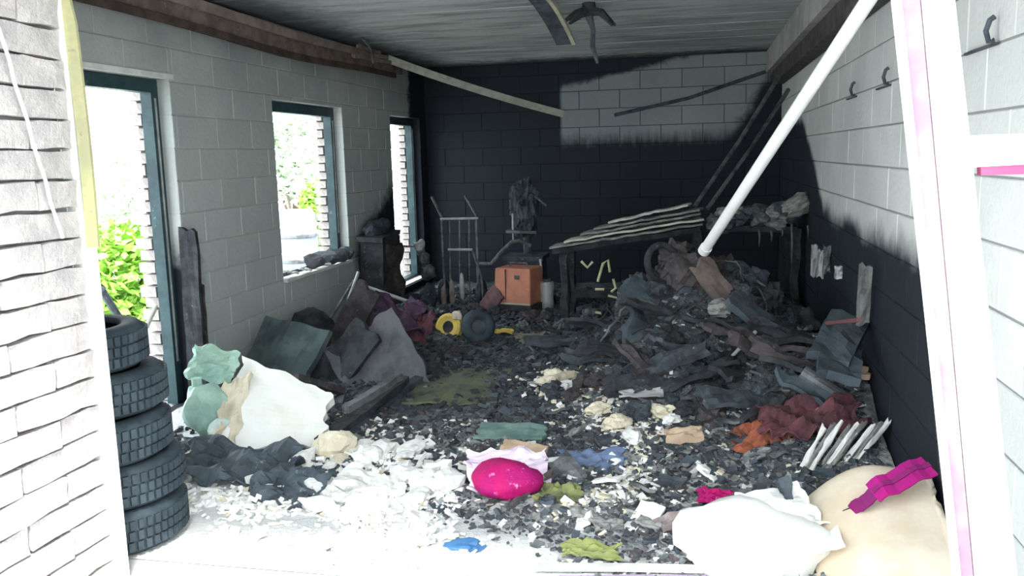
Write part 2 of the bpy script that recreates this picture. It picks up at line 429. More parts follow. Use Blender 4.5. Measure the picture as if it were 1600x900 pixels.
# right-hand purlin under the ceiling, left fascia boards
pur = thing('wall_purlin', 'grey scorched beam with a dark board along the top of the right block wall', 'beam', (XR-.075, 2.98, 2.39))
MB().box(-.11, .07, 0, 7.78, .15, .395).build('beam', mat('beam_grey', (.42,.40,.40), (.30,.29,.29), 4, .9, .3), pur)
MB().box(-.055, .07, 0, 7.6, 0, .145).build('lower_board', M_CHARB, pur)

def sag(y): return -.05*math.exp(-((y-7.0)/1.3)**2)
fas = thing('fascia_board', 'brown scorched double board running along the top of the left wall', 'board', (XL+.05, 3.1, 2.585))
pts = [Vector((0, t*6.7, .09+sag(3.1+t*6.7))) for t in [i/16 for i in range(17)]]
MB().ribbon(pts, .11, .03, (0,0,1)).build('upper_board', M_BROWNB, fas)
pts = [Vector((.028, t*6.4, .0+sag(3.1+t*6.4))) for t in [i/16 for i in range(17)]]
MB().ribbon(pts, .05, .025, (0,0,1)).build('lower_batten', mat('dark_batten', (.12,.08,.07), (.06,.045,.04), 6), fas)
pts = [Vector((.05, t*6.6, .15+sag(3.1+t*6.6)*.6)) for t in [i/16 for i in range(17)]]
MB().ribbon(pts, .07, .02, (0,0,1)).build('top_batten', mat('rosy_batten', (.36,.29,.26), (.24,.19,.18), 6), fas)

# pale batten hanging from the fascia towards the back wall
a = gx(606, 92, XL+.13); b = gy(880, 178, 10.72); mid = gy(740, 142, 10.2)
pts = []
for i in range(13):
    t = i/12; pts.append(a*(1-t)**2 + mid*2*t*(1-t) + b*t*t)
o = MB().ribbon(pts, .085, .02, (0,-.3,1)).build('hanging_batten', M_PALEW)
tag(o, 'pale wooden batten hanging from the left fascia down across the black back wall', 'batten')
# splintered end of the fascia
spl = MB()
c0 = gx(590, 85, XL+.12)
for i in range(7):
    p = c0 + Vector((random.uniform(-.02,.05), random.uniform(-.5,.15), random.uniform(-.08,.06)))
    spl.obox(p, .02, random.uniform(.35,.7), .035, (random.uniform(-.12,.12), 0, random.uniform(-.1,.1)))
tag(spl.build('splintered_bracket', mat('rosy_batten', (.36,.29,.26))), 'reddish splintered wood bundle where the left fascia ends under the ceiling', 'wood')

# ------------------------------------------------------------------ doorway frame, left
pl = gz(152, 620, .62)
dy = 2.835
def xat(px, py): return gy(px, py, dy)
root = thing('gate_post', 'white gate post with a yellow strip beside the pale brick pier', 'post', (-2.268, dy, 0))
MB().box(-.035, .005, -.04, .03, 0, 2.49).box(.005, .018, -.04, -.02, 0, 2.49).build('post', M_WHITE, root)
pts = [Vector((.045+.02*math.sin(t*5)*.3+(-.012 if t>.75 else 0), -.02, 1.35+t*1.14)) for t in [i/14 for i in range(15)]]
MB().ribbon(pts, .05, .012, (1,0,0)).build('yellow_strip', M_YEL, root)
MB().box(.018, .045, -.03, .0, 0, 1.35).build('lower_strip', M_PLAST, root)
a = gx(3, 60, XP+.05); b = gx(97, 372, XP+.05)
pts = [a.lerp(b, i/10) + Vector((.004*math.sin(i*2.1), 0, 0)) for i in range(11)]
o = MB().tube([Vector((pts[0].x, pts[0].y-.12, pts[0].z+.4))]+pts, .006, 6).build('white_string', M_PVC)  # plain white cord hanging against the pier
tag(o, 'thin white cord hanging down across the pale brick pier', 'cord')

# ------------------------------------------------------------------ door leaf frame, right
dd = 2.35
root = thing('door_leaf', 'white door leaf frame with pink edges leaning before the right block wall', 'door', (0, dd, 0))
def q(px, py, y=dd): v = gy(px, py, y); return Vector((v.x, v.z))
tl, bl = q(1438, -40), q(1530, 960); tr, br = q(1488, -40), q(1596, 960)
ext = lambda a, b, z: a + (b-a)*((z-a.y)/(b.y-a.y))
def prism(poly, y0, y1):
    g = MB(); n = len(poly); g.add([(p.x, y0, p.y) for p in poly]+[(p.x, y1, p.y) for p in poly],
        [tuple(range(n)), tuple(range(2*n-1, n-1, -1))] + [(i, n+i, n+(i+1)%n, (i+1)%n) for i in range(n)]); return g
Z1 = 2.42
prism([ext(tl,bl,0), ext(tr,br,0), ext(tr,br,Z1), ext(tl,bl,Z1)], 0, .05).build('stile', M_WHITE, root)
a1, b1 = q(1405, -40), q(1508, 960); a2, b2 = q(1436, -40), q(1528, 960)
prism([ext(a1,b1,0), ext(a2,b2,0), ext(a2,b2,Z1), ext(a1,b1,Z1)], .012, .05).build('pink_edge', M_PINK, root)
a3, b3 = q(1395, -40), q(1501, 960)
prism([ext(a3,b3,0), ext(a1,b1,0), ext(a1,b1,Z1), ext(a3,b3,Z1)], .0, .05).build('edge_bead', M_WHITE, root)
a = q(1506, 212); b = q(1690, 206); c = q(1690, 252); d = q(1512, 262)
XE = XR-.015
def cut(p, s): return p + (s-p)*((XE-p.x)/(s.x-p.x))
prism([d, cut(d, c), cut(a, b), a], .004, .046).build('cross_rail', M_WHITE, root)
e, f_ = q(1535, 274), q(1690, 270); e0 = q(1535, 257)
prism([e, cut(e, f_), cut(e0, c), e0], .010, .044).build('red_strip', M_RED, root)
prism([ext(tr,br,0), Vector((XE, 0)), Vector((XE, .12)), ext(tr,br,.12)], .004, .046).build('bottom_rail', M_WHITE, root)
prism([ext(tr,br,Z1-.12), Vector((XE, Z1-.12)), Vector((XE, Z1)), ext(tr,br,Z1)], .004, .046).build('top_rail', M_WHITE, root)

# fallen white pipe
pa, pb = gy(1366, -14, 4.05), gy(1100, 392, 5.75)
root = thing('white_pipe', 'long white plastic pipe fallen diagonally from the ceiling onto the black heap', 'pipe', pb)
dv = (pa - pb); pipe_end = pb + dv*1.12
MB().tube([Vector((0,0,0)), dv*1.12], .034, 20).build('tube', M_PVC, root)
MB().tube([dv.normalized()*-.004, dv.normalized()*.05], .040, 20).build('socket_end', M_PVC, root)

# hook brackets and cracks on the right wall
for px, py in ((1390, 120), (1337, 140), (1556, 48)):
    p = gx(px, py, XR-.012)
    hk = thing('wall_hook', 'dark hook bracket on the right block wall ' + {1390: 'between white pipe and door leaf', 1337: 'closest to the white pipe', 1556: 'in the upper pane of the door leaf'}[px], 'hook', p, group='hooks on the right wall')
    MB().tube([(-.004,0,-.03),(-.02,0,-.034),(-.03,0,0),(-.02,0,.035),(-.006,0,.045)], .009, 8).build('hook', M_CHAR2, hk)
    MB().box(-.002, .010, 0, .34, -.045, -.036).build('bar', M_CHAR2, hk)

# ------------------------------------------------------------------ ceiling fixtures
c0 = gz(832, -12, ZC-.02); c1 = gy(882, 68, c0.y+.9)
pts = []
for i in range(11):
    t = i/10; pts.append(Vector((c0.x+(c1.x-c0.x)*t, c0.y+.9*t, ZC-.03-(ZC-.03-c1.z)*(t**1.6))))
root = thing('hanging_strip', 'curved dark strip with a pale edge peeling down from the middle of the ceiling', 'strip', (0,0,0))
MB().ribbon(pts, .13, .02, (1,0,0)).build('strip', M_CHAR2, root)
MB().ribbon([p+Vector((.075,0,.0)) for p in pts], .03, .03, (1,0,0)).build('pale_edge', mat('edge_tan', (.5,.47,.36)), root)
c2 = gz(920, 25, ZC-.1)
root = thing('burnt_ceiling_lamp', 'black melted lamp hanging at the ceiling right of the curved strip', 'lamp', Vector((c2.x, c2.y, ZC)))
MB().tube([(0,0,0),(.01,.0,-.1)], .05, 12).build('ceiling_rose', M_CHAR, root)
MB().tube([(0,0,-.1),(.03,.02,-.2),(.02,.05,-.32),(.06,.04,-.45)], [.03,.018,.02,.012], 8).build('melted_stem', M_CHAR2, root)
g = MB()
for i in range(5):
    a = random.uniform(0,6.28); g.tube([(0,0,-.06),(.1*math.cos(a),.1*math.sin(a),-.08),(.2*math.cos(a),.18*math.sin(a),-.10-random.random()*.12)], [.04,.03,.012], 6)
g.build('drooping_shreds', M_CHAR, root)
cc = gx(580, 78, XL+.35); ct = gx(562, -10, XL+.35)
o = MB().tube([Vector((ct.x, ct.y, ZC-.01)), Vector((ct.x+.02, (ct.y+cc.y)/2, (ZC+cc.z)/2-.02)), cc, cc+Vector((.0,.04,-.12))], .012, 6).build('ceiling_cable', M_GREY)
tag(o, 'grey cable drooping from the ceiling beside the left fascia', 'cable')

# burnt rails behind the pipe, leaning from ceiling to heap
for k, (p0, p1) in enumerate((((1218, 118), (1086, 322)), ((1232, 140), (1106, 326)))):
    a = gy(*p0, 9.6); b = gy(*p1, 8.55)
    o = MB().tube([a, a.lerp(b,.5)+Vector((.01,0,-.02)), b], .022, 8).build('charred_rail', M_GREY)
    tag(o, ('upper', 'lower')[k] + ' of two charred grey rails slanting down behind the white pipe', 'rail', 'charred rails behind the pipe')
a = gy(1196, 112, 10.7); b = gy(960, 180, 10.74)
o = MB().tube([a, a.lerp(b, .5)+Vector((0,0,-.05)), b], .02, 8).build('sagging_cable', M_CHAR2)
tag(o, 'dark cable sagging across the pale patch of the back wall', 'cable')

# ------------------------------------------------------------------ ash ground
def H(x, y):
    h = .012 + .022*(nz((x, y, 0), 2.1)+.5) + .02*nz((x, y, 3), 6) + .012*nz((x,y,5), 15)
    h += .78*math.exp(-((x+.02)/.64)**2-((y-6.6)/.66)**2)
    h += .40*math.exp(-((x-.75)/.5)**2-((y-5.45)/.9)**2)
    h += .20*math.exp(-((x+.25)/.5)**2-((y-5.5)/.6)**2)
    h += .25*math.exp(-((x+2.75)/.5)**2-((y-7.2)/.8)**2)
    h += .42*math.exp(-((x-.1)/.95)**4-((y-8.3)/.5)**2)
    k = 0.12*nz((x,y,9), 3.3)*min(1, h*2)
    f = min(1, max(.08, (y-2.9)/.5))*(1-.85/(1+math.exp((y+.6*x-3.05)/.12)))
    return max(.004, (h+k)*f + .004)
def ash_material():
    m, nt, b = newmat('ash_ground')
    geo = node(nt, 'ShaderNodeNewGeometry').outputs['Position']
    sep = node(nt, 'ShaderNodeSeparateXYZ'); lnk(nt, geo, sep.inputs[0]); X, Y, Z = sep.outputs
    n1 = nois(nt, 2.2, 6, .7, geo); n2 = nois(nt, 14, 6, .75, geo); n3 = nois(nt, 45, 4, .7, geo)
    col = mixc(nt, smooth(nt, n1, .4, .6), (.045, .054, .062), (.135, .155, .168))
    col = mixc(nt, smooth(nt, n2, .5, .68), col, (.25, .265, .27))
    col = mixc(nt, mth(nt, 'MULTIPLY', smooth(nt, n3, .5, .66), .6), col, (.02, .02, .022))
    near = smooth(nt, mth(nt, 'MULTIPLY', add_(nt, Y, amp(nt, n1, 2.2)), -1), -5.3, -4.1)
    spk = smooth(nt, n2, .40, .56)
    col = mixc(nt, mth(nt, 'MULTIPLY', near, mth(nt, 'ADD', mth(nt, 'MULTIPLY', spk, .7), .12)), col, (.55, .55, .54))
    front = smooth(nt, mth(nt, 'MULTIPLY', add_(nt, Y, amp(nt, n2, .8), mth(nt, 'MULTIPLY', X, .6)), -1), -3.25, -2.85)
    col = mixc(nt, front, col, (.66, .66, .65))  # overexposed sunlit floor at front left, painted in as pale colour
    lnk(nt, col, b.inputs['Base Color']); b.inputs['Roughness'].default_value = .9; b.inputs['Specular IOR Level'].default_value = .2
    bump(nt, b, n3, .9, .02); return m
nu, nv = 150, 240; x0, x1, y0, y1 = XL+.01, XR-.01, 3.0, YB-.01
g = MB()
vs = [Vector((x0+(x1-x0)*i/nu, y0+(y1-y0)*j/nv, 0)) for j in range(nv+1) for i in range(nu+1)]
for v in vs: v.z = H(v.x, v.y)
g.add(vs, [(j*(nu+1)+i, j*(nu+1)+i+1, (j+1)*(nu+1)+i+1, (j+1)*(nu+1)+i) for j in range(nv) for i in range(nu)])
tag(g.build('ash_layer', ash_material()), 'black and grey ash and sludge covering the garage floor', 'ash', kind='stuff')

def rest(px, py):
    """point on the ash surface seen at a pixel"""
    d = ray(px, py).normalized(); t = 1.5
    for i in range(1500):
        p = EYE + d*t
        if p.z <= (H(p.x, p.y) if p.y > 2.95 and XL < p.x < XR else 0): return p
        t += .012
    return p

# loose chips: nobody could count these
def chips(name, label, mats, n, pick, smin, smax, wts):
    g = MB(); tot = 0
    while tot < n:
        p = pick()
        if p is None: continue
        tot += 1
        s = random.uniform(smin, smax)*(.6 if random.random() < .6 else 1); mi = random.choices(range(len(mats)), wts)[0]
        g.obox((p.x, p.y, p.z+s*.12), s*random.uniform(.6,1.6), s*random.uniform(.4,1), s*random.uniform(.15,.5),
               (random.uniform(-.6,.6), random.uniform(-.6,.6), random.uniform(0,6.28)), mi)
    return tag(g.build(name, mats), label, 'rubble', kind='stuff')
def area(x0, x1, y0, y1):
    def f():
        x, y = random.uniform(x0, x1), random.uniform(y0, y1); return Vector((x, y, H(x, y) if y > 2.95 else .0))
    return f
def darkarea(*a):
    f0 = area(*a)
    def f():
        p = f0(); return p if p.y+.6*p.x > 3.0+random.gauss(0, .1) else None
    return f
def pixarea(pts, spread):
    def f():
        i = random.randrange(len(pts)-1); t = random.random()
        px = pts[i][0]+(pts[i+1][0]-pts[i][0])*t + random.gauss(0, spread); py = pts[i][1]+(pts[i+1][1]-pts[i][1])*t + random.gauss(0, spread*.45)
        p = gz(px, py, .03)
        if not (XL+.1 < p.x < XR-.1 and 2.6 < p.y < 10.5): return None
        p.z = H(p.x, p.y) if p.y > 2.95 else 0; return p
    return f
chips('black_rubble', 'small black and grey charred crumbs strewn over the whole floor', [M_CHAR, M_CHAR2, M_CHARB, M_GREY, M_SLATE], 12000, area(-3.2, .9, 4.0, 10.2), .02, .065, [3, 4, 2, 1.5, 3])
chips('grey_rubble', 'grey and pale crumbs strewn over the front of the floor', [M_CHAR2, M_GREY, M_ASH, M_PLAST, M_CREAM, M_CHARB], 9000, darkarea(-2.3, .9, 3.05, 5.0), .012, .045, [4, 5, 3, .9, .4, 1.5])
chips('ash_flecks', 'pale ash flecks scattered over the black heap on the right', [M_ASH, M_GREY, M_PLAST, M_CHARB], 900, area(-.9, .85, 4.6, 7.4), .02, .055, [4, 4, 1, 2])
chips('pale_foam_crumbs', 'trail of cream and white foam crumbs crossing the ash in the middle', [M_PLAST, M_CREAM, M_ASH], 1500, pixarea([(850,600),(900,630),(960,665),(1010,690),(960,740),(1010,760),(900,790)], 24), .015, .05, [4, 2, 2])
chips('white_plaster_crumbs', 'white plaster crumbs covering the floor at the front left', [M_PLAST, M_SHEET, M_CREAM], 2600, pixarea([(290,760),(420,790),(520,720),(610,700),(680,760),(560,780),(640,820),(520,850),(760,870)], 40), .015, .06, [6, 3, .5])

# ------------------------------------------------------------------ debris builders
def chunk_mesh(name, m, seed, sx=1, sy=1, sz=.6, amp_=.35, sub=2):
    bm = bmesh.new(); bmesh.ops.create_icosphere(bm, subdivisions=sub, radius=.5)
    for v in bm.verts:
        d = 1 + amp_*noise.noise(v.co*2.3+Vector((seed*3.7, seed, 0))) + amp_*.6*noise.noise(v.co*6+Vector((seed, 0, seed*2)))+(amp_*.4*noise.noise(v.co*14+Vector((0, seed, seed))) if sub > 2 and amp_ > .4 else 0)
        v.co = Vector((v.co.x*sx*d, v.co.y*sy*d, v.co.z*sz*d))
    me = bpy.data.meshes.new(name); bm.to_mesh(me); bm.free(); me.materials.append(m); return me
def board_mesh(name, m, L, w, t, seed, jag=.06, warp=.02):
    n = 8; g = MB(); vs = []; fs = []; rows = 4
    for i in range(n+1):
        u = i/n
        for k in range(rows+1):
            v = k/rows - .5
            j = 0
            if i in (0, n): j = jag*L*(random.random()-.5)*2*min(1, .25/L+.4)
            x = (u-.5)*L + j; zz = warp*nz((u*3, v*2, seed), 1.2)
            for s_ in (0, 1): vs.append((x, v*w*(1+.12*nz((u*4, k, seed), 1)), zz + (s_-.5)*t*(1+.4*nz((u*5,v*5,seed+2),1))))
    W_ = (rows+1)*2
    for i in range(n):
        for k in range(rows):
            a = i*W_+k*2; b = a+2; c = a+W_; d = c+2
            fs += [(a+1, c+1, d+1, b+1), (a, b, d, c)]
        a = i*W_; c = a+W_; fs.append((a, c, c+1, a+1)); a += rows*2; c = a+W_; fs.append((a, a+1, c+1, c))
    for k in range(rows):
        a = k*2; fs.append((a, a+1, a+3, a+2)); a = n*W_+k*2; fs.append((a, a+2, a+3, a+1))
    g.add(vs, fs); return g.mesh(name, m)
def sheet_mesh(name, m, sx, sy, amp_, seed, t=.006, n=12, rag=.12, freq=2.2):
    def fn(u, v):
        x, y = (u-.5)*sx, (v-.5)*sy
        e = nz((u*3, v*3, seed), 1)
        x += rag*sx*nz((v*4, 0, seed+4), 1)*(abs(u-.5)*2)**2; y += rag*sy*nz((u*4, 1, seed+6), 1)*(abs(v-.5)*2)**2
        z = amp_*(nz((u*freq, v*freq, seed), 1) + .5*nz((u*freq*2.6, v*freq*2.6, seed+1), 1))
        return Vector((x, y, z))
    g = MB(); g.grid(fn, n, n, t); return g.mesh(name, m)

def lay(name, me, px, py, rot, label, cat, up=.0, group=None, dy=0):
    p = rest(px, py); o = put(name, me, None, (min(p.x, XR-.34) if name == 'charred_board' else p.x, p.y+dy, p.z+up), rot); tag(o, label, cat, group); return o

# ---- tyres behind the gate post
def tyre():
    g = MB(); g.smooth = True
    ro, ri, hw = .31, .195, .095
    prof = [(ri,-hw*.75),(ri+.02,-hw*.95),(ri+.06,-hw),(ro-.03,-hw*.95),(ro-.006,-hw*.72),(ro-.006,hw*.72),(ro-.03,hw*.95),(ri+.06,hw),(ri+.02,hw*.95),(ri,hw*.75),(ri+.025,hw*.6),(ro-.05,hw*.6),(ro-.05,-hw*.6),(ri+.025,-hw*.6)]
    g.lathe(prof, 48, closed=True)
    t = MB()
    for k in range(54):
        a = 2*math.pi*k/54
        for zz, tilt in ((-.047, .25), (-.0, -.25), (.047, .25)):
            t.obox(((ro-.002)*math.cos(a+zz*.4), (ro-.002)*math.sin(a+zz*.4), zz), .016, .024, .038, (0, 0, a+.0), 0)
    return g.mesh('carcass', M_RUB), t.mesh('tread', M_RUB)
tm, tt = tyre()
words = ['bottom tyre', 'second tyre from the bottom', 'middle tyre', 'second tyre from the top', 'topmost tyre']
offs = [(0.03, 0), (.02, .02), (-.01, -.01), (-.04, .03), (-.10, .0)]
for k in range(5):
    t = thing('car_tyre', words[k] + ' in the stack behind the white gate post', 'tyre', (-2.59+offs[k][0], 3.20+offs[k][1], .004+.1925*k), group='tyres stacked behind the gate post')
    c_ = put('carcass', tm, t, (0,0,.098), (0,0,k)); put('tread', tt, c_)

# ---- yard outside: bushes and pale trees
def foliage(name, label, cat, loc, rx, rz, n, leaf, m, stem_h, seed, group=None):
    rnd = random.Random(seed); t = thing(name, label, cat, loc, group=group); g = MB()
    for i in range(n):
        d = Vector((rnd.gauss(0,1), rnd.gauss(0,1), rnd.gauss(0,1))).normalized()
        rr = (.55+.45*rnd.random())*(1+.25*noise.noise(d*2.2+Vector((seed,0,0))))
        c = Vector((d.x*rx*rr, d.y*rx*rr, stem_h + rz + d.z*rz*rr)); e = Euler((rnd.uniform(-1,1), rnd.uniform(-1,1), rnd.uniform(0,6.28))).to_matrix()
        s = leaf*rnd.uniform(.6,1.3)
        g.add([c+e@Vector(v) for v in ((-s*.35,0,0),(0,-s*.7,.01),(s*.35,0,0),(0,s*.7,.02))], [(0,1,2,3)])
    g.build('foliage', m, t)
    s = MB()
    for i in range(5):
        a = rnd.uniform(0,6.28); s.tube([(0,0,0),(.3*rx*math.cos(a),.3*rx*math.sin(a),stem_h+rz*.5),(.6*rx*math.cos(a),.6*rx*math.sin(a),stem_h+rz*1.2)], [.02+.02*rz,.015+.01*rz,.006], 6)
    s.build('stems', M_BARK, t); return t
p = gz(178, 462, 0.45); foliage('green_bush', 'bright green bush outside the left door opening', 'bush', (p.x, p.y, -.012), .55, .55, 2600, .10, M_LEAF, .05, 1)
p = gy(500, 345, 13.5); foliage('green_bush', 'bright green bush outside the wide window', 'bush', (p.x, p.y, -.012), .35, .6, 1600, .12, M_LEAF, .15, 2)
p = gy(165, 290, 15.0); foliage('pale_tree', 'pale washed-out tree far behind the left door opening', 'tree', (p.x, p.y, -.012), 1.4, 1.1, 3000, .16, M_LEAF2, .3, 3)
p = gy(455, 300, 20.0); foliage('pale_tree', 'pale washed-out tree far behind the wide window', 'tree', (p.x, p.y, -.012), 1.1, 1.3, 2600, .2, M_LEAF2, .5, 4)
p = gy(462, 385, 11.0)
wb_ = thing('rain_barrel', 'blue-grey barrel standing outside the wide window', 'barrel', (p.x, p.y, -.012))
MB().lathe([(0,0),(.26,0),(.30,.3),(.31,.6),(.29,.95),(.25,1.0),(0,1.0)], 24).build('body', mat('barrel_grey', (.25,.29,.36), (.2,.24,.3), 4, .6, .1), wb_)
MB().lathe([(.295,.28),(.315,.3),(.315,.33),(.295,.35)], 24).build('hoop', M_GREY, wb_)
MB().lathe([(.30,.62),(.325,.64),(.325,.67),(.30,.69)], 24).build('hoop', M_GREY, wb_)

# poles at the door opening
a = gz(243, 640, .0); b = gx(160, 455, XL-.35)
o = MB().tube([gz(236, 575, 0), gx(158, 452, XL-.7)], .028, 8).build('dark_pole', M_CHAR2); tag(o, 'dark pole slanting outside the left door opening above the tyres', 'pole')
o = MB().tube([gx(213, 545, XL+.04), gx(244, 478, XL+.04)], .014, 8).build('pale_stick', M_PALEW); tag(o, 'pale stick leaning in the left door opening', 'stick')
# charred plank leaning on the door jamb
jm = gx(283, 640, XL+.1)
t = thing('charred_jamb_board', 'black charred board standing against the jamb right of the left door opening', 'board', (XL+.03, 5.26, 0))
put('board', board_mesh('board', M_CHAR, 1.2, .13, .035, 3, .05, .02), t, (.02, -.035, .61), (0, R(-89), R(90)))
put('split_edge', board_mesh('split_edge', M_CHARB, .8, .04, .03, 5, .05, .02), t, (.03, .05, .41), (0, R(-88), R(90)))

# ---- left side: sheet, canister, boards
def quad_sheet(c00, c10, c11, c01, amp_, seed, t, n=16, rag=.03):
    """thick crumpled sheet between four corner points"""
    nrm = (c10-c00).cross(c01-c00).normalized()
    def fn(u, v):
        p = c00*(1-u)*(1-v)+c10*u*(1-v)+c11*u*v+c01*(1-u)*v
        p = p + nrm*amp_*(nz((u*2.2, v*2.2, seed), 1)+.4*nz((u*6, v*6, seed), 1))
        eu, ev = (abs(u-.5)*2)**3, (abs(v-.5)*2)**3
        return p + (c10-c00).normalized()*rag*eu*nz((v*5, 0, seed), 1) + (c01-c00).normalized()*rag*ev*nz((u*5, 3, seed), 1)
    g = MB(); g.grid(fn, n, n, t); return g
sh = thing('insulation_panel', 'large white broken insulation panel leaning in the debris at the left', 'panel', gz(430, 712, 0))
o0 = sh.location
quad_sheet(gz(345, 702, .04)-o0, gz(500, 694, .04)-o0, gy(517, 612, 4.70)-o0, gy(378, 556, 4.85)-o0, .022, 4, .06, 18, .05).build('panel', M_SHEET, sh)
quad_sheet(gz(343, 690, .08)-o0, gz(372, 700, .04)-o0, gy(392, 580, 4.72)-o0, gy(346, 604, 4.60)-o0, .03, 9, .03, 10, .05).build('torn_flap', M_CREAM, sh)
# mint canister
p = gz(312, 690, .02)
t = thing('mint_canister', 'crumpled mint green plastic canister left of the white panel', 'canister', (p.x, p.y+.1, 0), (0, 0, R(20)))
me = chunk_mesh('body', M_MINT, 4, .26, .2, .34, .25, 3); put('body', me, t, (0,0,.19), (R(8), R(-10), 0))
MB().lathe([(0,0),(.03,0),(.03,.05),(0,.05)], 14).build('neck', M_MINT, t, (-.04, -.02, .34))
put('torn_piece', sheet_mesh('torn_piece', M_MINT, .28, .22, .06, 3), t, (.02, .18, .42), (R(60), R(15), 0))
put('lower_piece', chunk_mesh('lower_piece', mat('mint_pale', (.62,.74,.68)), 9, .2, .16, .16, .3, 2), t, (.12, -.12, .09))

# dark cabinet panel and boards of the left heap
def stand(name, me, px, py, depth, rot, label, cat, group=None):
    p = gy(px, py, depth); o = put(name, me, None, p, rot); tag(o, label, cat, group); return o
stand('charred_sheet', board_mesh('charred_sheet', M_TEALB, .56, .46, .05, 2, .1, .06), 446, 550, 5.75, (R(62), R(6), R(-15)), 'dark greenish charred panel behind the white insulation panel', 'panel')
stand('charred_cushion', chunk_mesh('charred_cushion', M_CHAR, 6, .42, .3, .36, .3, 3), 486, 515, 6.7, (0, R(10), 0), 'black charred cushion lump below the wide window', 'cushion')
stand('bent_sheet', sheet_mesh('bent_sheet', mat('grey_felt', (.13,.13,.14), (.09,.09,.10), 5), .60, .72, .05, 8, .02), 592, 575, 5.8, (R(58), R(-28), R(22)), 'grey bent sheet leaning in the middle of the left heap', 'sheet')
stand('charred_sheet', board_mesh('charred_sheet', M_CHAR, .75, .30, .04, 12, .1, .05), 528, 572, 5.8, (R(60), R(-48), R(10)), 'black panel between the pale rods and the grey bent sheet', 'panel')
stand('charred_sheet', board_mesh('charred_sheet', M_CHARB, .8, .24, .04, 17, .1, .05), 545, 512, 6.5, (R(75), R(-60), R(5)), 'brownish upright panel behind the pale rods in the left heap', 'panel')
LEFTB = [((540, 640, .16), (625, 588, .22), .05, M_GREY, 'thin grey plank slanting up right of the white insulation panel'),
         ((503, 692, .05), (630, 592, .14), .10, M_CHAR, 'long black beam running back from the corner of the white insulation panel'),
         ((520, 690, .03), (660, 588, .06), .07, M_CHAR2, 'dark slate plank lying on the floor beside the long black beam'),
         ((460, 590, .30), (535, 612, .10), .05, M_CHARB, 'short brown plank crossing behind the white insulation panel')]
for k, (a, b, w, m, lb) in enumerate(LEFTB):
    a, b = gz(*a), gz(*b); n = 9
    pts = [a.lerp(b, i/n) + Vector((.012*nz((i,k,1),.8), 0, .012*nz((i,k,4),.8))) for i in range(n+1)]
    tag(MB().ribbon(pts, w, .045, (1,.3,0)).build('charred_plank', m), lb, 'plank', 'planks in the left heap')
def rod(name, pts, r, m, label, cat='rod', group=None):
    o = MB().tube(pts, r, 8).build(name, m); return tag(o, label, cat, group)
rod('pale_rod', [gy(560, 425, 7.2), gy(540, 480, 7.0), gy(520, 555, 6.7)], .013, M_PALE, 'pale bent rod rising from the left heap to below the wide window', group='pale rods in the left heap')
rod('pale_rod', [gy(553, 438, 7.25), gy(515, 500, 7.0), gy(478, 580, 6.6)], .012, M_GREY, 'grey rod leaning left beside the pale bent rod', group='pale rods in the left heap')
rod('pale_rod', [gy(523, 520, 6.65), gy(518, 565, 6.5)], .014, M_PALE, 'short white upright rod in the middle of the left heap', group='pale rods in the left heap')
rod('white_bar', [gy(567, 446, 7.8), gy(640, 472, 7.9)], .018, M_PALE, 'white bar lying aslant on the left heap below the narrow opening', 'bar')
rod('white_bar', [gx(580, 385, XL+.08), gx(650, 385, XL+.1)], .014, M_PALE, 'thin pale bar on the left wall before the narrow opening', 'bar')
rod('charred_rod', [gy(485, 570, 6.0), gy(530, 608, 5.8)], .012, M_GREY, 'thin grey rod lying across the black panel in the left heap', 'rod')
lay('purple_cloth', sheet_mesh('purple_cloth', M_PURP, .52, .5, .16, 5, .012, 18, .2, 3), 610, 528, (R(32), R(5), 0), 'purple scorched cloth heaped beside the hand truck', 'cloth', .15)
lay('rosy_cloth', sheet_mesh('rosy_cloth', mat('rosy', (.22,.09,.10), (.14,.06,.09)), .30, .32, .1, 9, .012, 12, .2, 3), 645, 530, (R(40), R(20), 0), 'dark red scorched rag right of the purple cloth', 'cloth', .13)
# debris on the wide window's sill
for k, (yy, s) in enumerate(((7.35, .22), (7.6, .34), (7.85, .28), (8.05, .2))):
    o = put('sill_rubble', chunk_mesh('sill_rubble', M_CHAR2 if k % 2 else M_CHAR, 40+k, s, .1, .14, .4), None, (XL-.035, yy, .655+.075))
    tag(o, 'black burnt lump lying on the sill of the wide window', 'lump', 'burnt lumps on the window sill')
for k, (px, py) in enumerate(((455,425),(475,420),(505,412))):
    o = put('sill_shard', board_mesh('sill_shard', M_PLAST, .16, .06, .012, 60+k), None, gx(px, py, XL-.01), (.2, .2, R(80)))
    tag(o, 'pale shard lying on the sill of the wide window', 'shard', 'pale shards on the window sill')
# black mass left of narrow opening
t = thing('burnt_cabinet', 'black burnt low cabinet with a warped door standing left of the narrow opening', 'cabinet', (XL+.17, 8.50, 0), (0, 0, R(2)))
g = MB(); g.obox((0,.02,.42), .24, .58, .84, (.0,.03,0)); g.obox((.0,.0,.86), .28, .64, .05, (.05,.06,.02)); g.build('body', M_CHAR, t)
put('door', board_mesh('door', M_CHARB, .7, .5, .03, 71, .08, .08), t, (.15, -.02, .42), (R(5), R(86), 0))
put('ash_heap', chunk_mesh('ash_heap', M_CHAR2, 15, .2, .5, .22, .4, 3), t, (-.02, .0, .93))
for k, (px, py, s) in enumerate(((655, 385, .12), (662, 405, .14), (670, 425, .16), (650, 480, .3), (668, 465, .25))):
    stand('scorched_lump', chunk_mesh('scorched_lump', M_PALE if k == 0 else M_GREY if k < 3 else M_CHAR2, 50+k, s, s, s*1.2, .4), px, py, 9.0-.05*k, (0,0,k),
          'grey scorched lump piled between the narrow opening and the hand truck', 'lump', 'scorched lumps by the hand truck')

